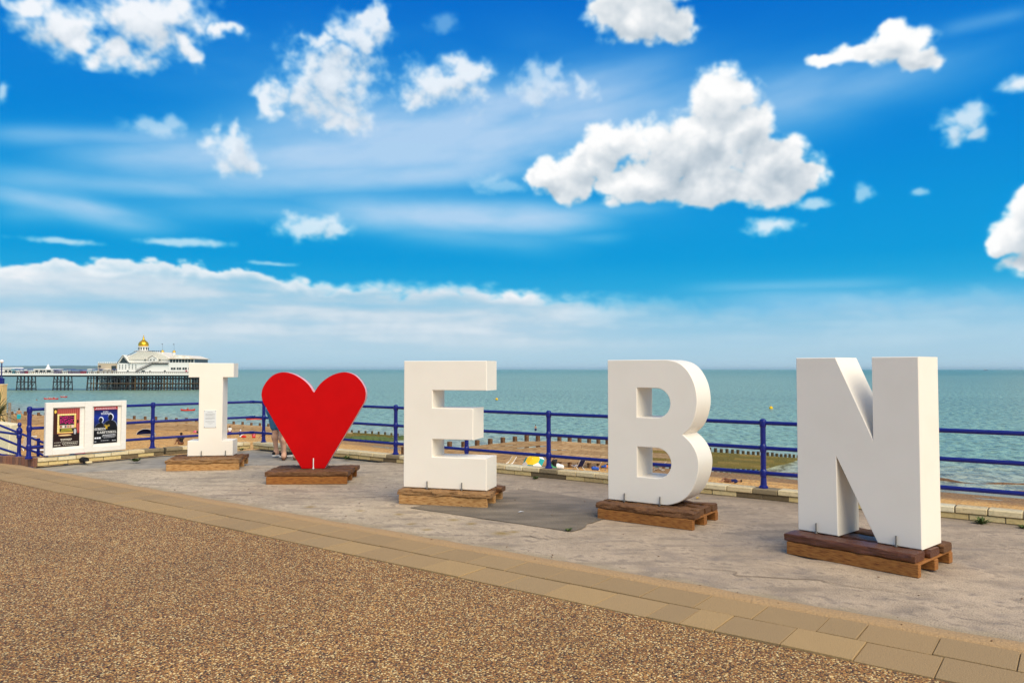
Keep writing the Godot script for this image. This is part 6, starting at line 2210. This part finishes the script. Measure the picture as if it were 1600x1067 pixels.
	part("mast", tube_mesh(9.0, 0.5, 0.3), mats["grey_cloth"], ship, at(Vector3(4, 6, -4)))


# ------------------------------------------------------------------ weeds at the wall, grit, leaves
func small_things() -> void:
	for q in [[-6.55, 13.42, 0.16, "tuft of weed on the concrete below the notice board"], [-5.35, 15.25, 0.10, "little weed at the inner corner of the low walls"], [-2.95, 13.75, 0.14, "weed at the wall foot right of the heart"], [1.45, 10.50, 0.14, "weed growing from the wall joint left of the B"], [0.35, 11.28, 0.11, "small weed at the wall foot below the railing post right of the E"], [4.87, 8.02, 0.14, "weed at the wall foot right of the N"], [5.15, 7.80, 0.08, "tiny weed rightmost at the wall foot"], [0.56, 7.66, 0.07, "tiny weed at the corner of the dark surface patch"], [1.05, 8.32, 0.05, "speck of moss on the right edge of the dark patch"]]:
		var o := thing("weed", q[3], "weed", p3(Vector2(q[0], q[1]), 0.0), rng.randf_range(0, TAU), "weeds along the wall")
		var s := Shape.new()
		for k in 40:
			var an := rng.randf_range(0, TAU)
			var l: float = q[2] * rng.randf_range(0.35, 0.95)
			var out := Vector3(cos(an), 0, sin(an))
			var side: Vector3 = Vector3(-out.z, 0, out.x) * q[2] * 0.09
			var root: Vector3 = out * rng.randf_range(0.0, q[2] * 0.25)
			var lift := rng.randf_range(0.25, 0.95)
			var mid: Vector3 = root + out * l * 0.5 * (1.0 - lift * 0.5) + Vector3(0, l * 0.5 * lift, 0)
			var tip: Vector3 = root + out * l * (1.05 - lift * 0.6) + Vector3(0, l * 0.62 * lift, 0)
			s.quad(root - side * 0.4, root + side * 0.4, mid + side, mid - side)
			s.tri(mid - side, mid + side, tip)
		part("leaves", s.mesh(), mats["weed_leaf"], o)
	var dr := thing("drain_outlet", "short dark drain outlet at the wall foot under the notice board", "drain", p3(Vector2(-7.32, 13.20), 0.0), 0.9)
	var ds := Shape.new()
	ds.tube(Vector3(0, 0.05, 0.06), Vector3(0, 0.05, -0.10), 0.05, 0.05, 14, false)
	ds.tube(Vector3(0, 0.05, 0.055), Vector3(0, 0.05, -0.10), 0.042, 0.042, 14, true)
	part("pipe", ds.mesh(), mats["black_cloth"], dr)
	ds = Shape.new()
	ds.box(Vector3(0.02, 0.018, 0.12), Vector3(0.09, 0.03, 0.07), 0.008)
	part("loose_stone", ds.mesh(), mats["coping_1"], dr)
	# fallen scraps: leaves, chips and grit on the concrete
	var sc := Shape.new()
	for k in 130:
		var t := rng.randf_range(-8.0, 9.5)
		var w := rng.randf_range(0.95, 4.8) if k % 3 else rng.randf_range(0.75, 1.0)
		var p := strip_at(t, w, 0.012)
		if (Vector2(p.x, -p.z) - CORNER).dot(WN) > -0.1 or p.x < -6.8:
			continue
		var r := rng.randf_range(0.004, 0.010)
		var b := Basis(Vector3.UP, rng.randf_range(0, TAU))
		sc.box(p + Vector3(0, r * 0.2, 0), Vector3(r * 2.0, r * 0.6, r * 1.3), 0.002, b)
	whole("grit", sc.mesh(), mats["groyne_post"], "scattered grit and chips on the concrete stand", "", "", "stuff")
	for q in [[2.30, 9.55, "yellow leaf on the concrete behind the B"], [4.62, 6.50, "pale yellow leaf on the concrete right of the N"], [0.10, 8.62, "white paper scrap on the dark surface patch"]]:
		var s := Shape.new()
		s.quad(Vector3(-0.035, 0.004, 0.0), Vector3(0.0, 0.012, 0.022), Vector3(0.04, 0.006, 0.0), Vector3(0.0, 0.012, -0.022))
		s.quad(Vector3(0.0, 0.010, -0.022), Vector3(0.04, 0.003, 0.0), Vector3(0.0, 0.010, 0.022), Vector3(-0.035, 0.001, 0.0))
		var l := whole("fallen_leaf" if q[2].begins_with("w") == false else "paper_scrap", s.mesh(), mats["yellow"] if q[2].begins_with("y") else (mats["straw"] if q[2].begins_with("p") else mats["white_cloth"]), q[2], "leaf" if not q[2].begins_with("w") else "litter")
		l.position = p3(Vector2(q[0], q[1]), 0.008)
		l.rotation.y = q[0] * 3.0
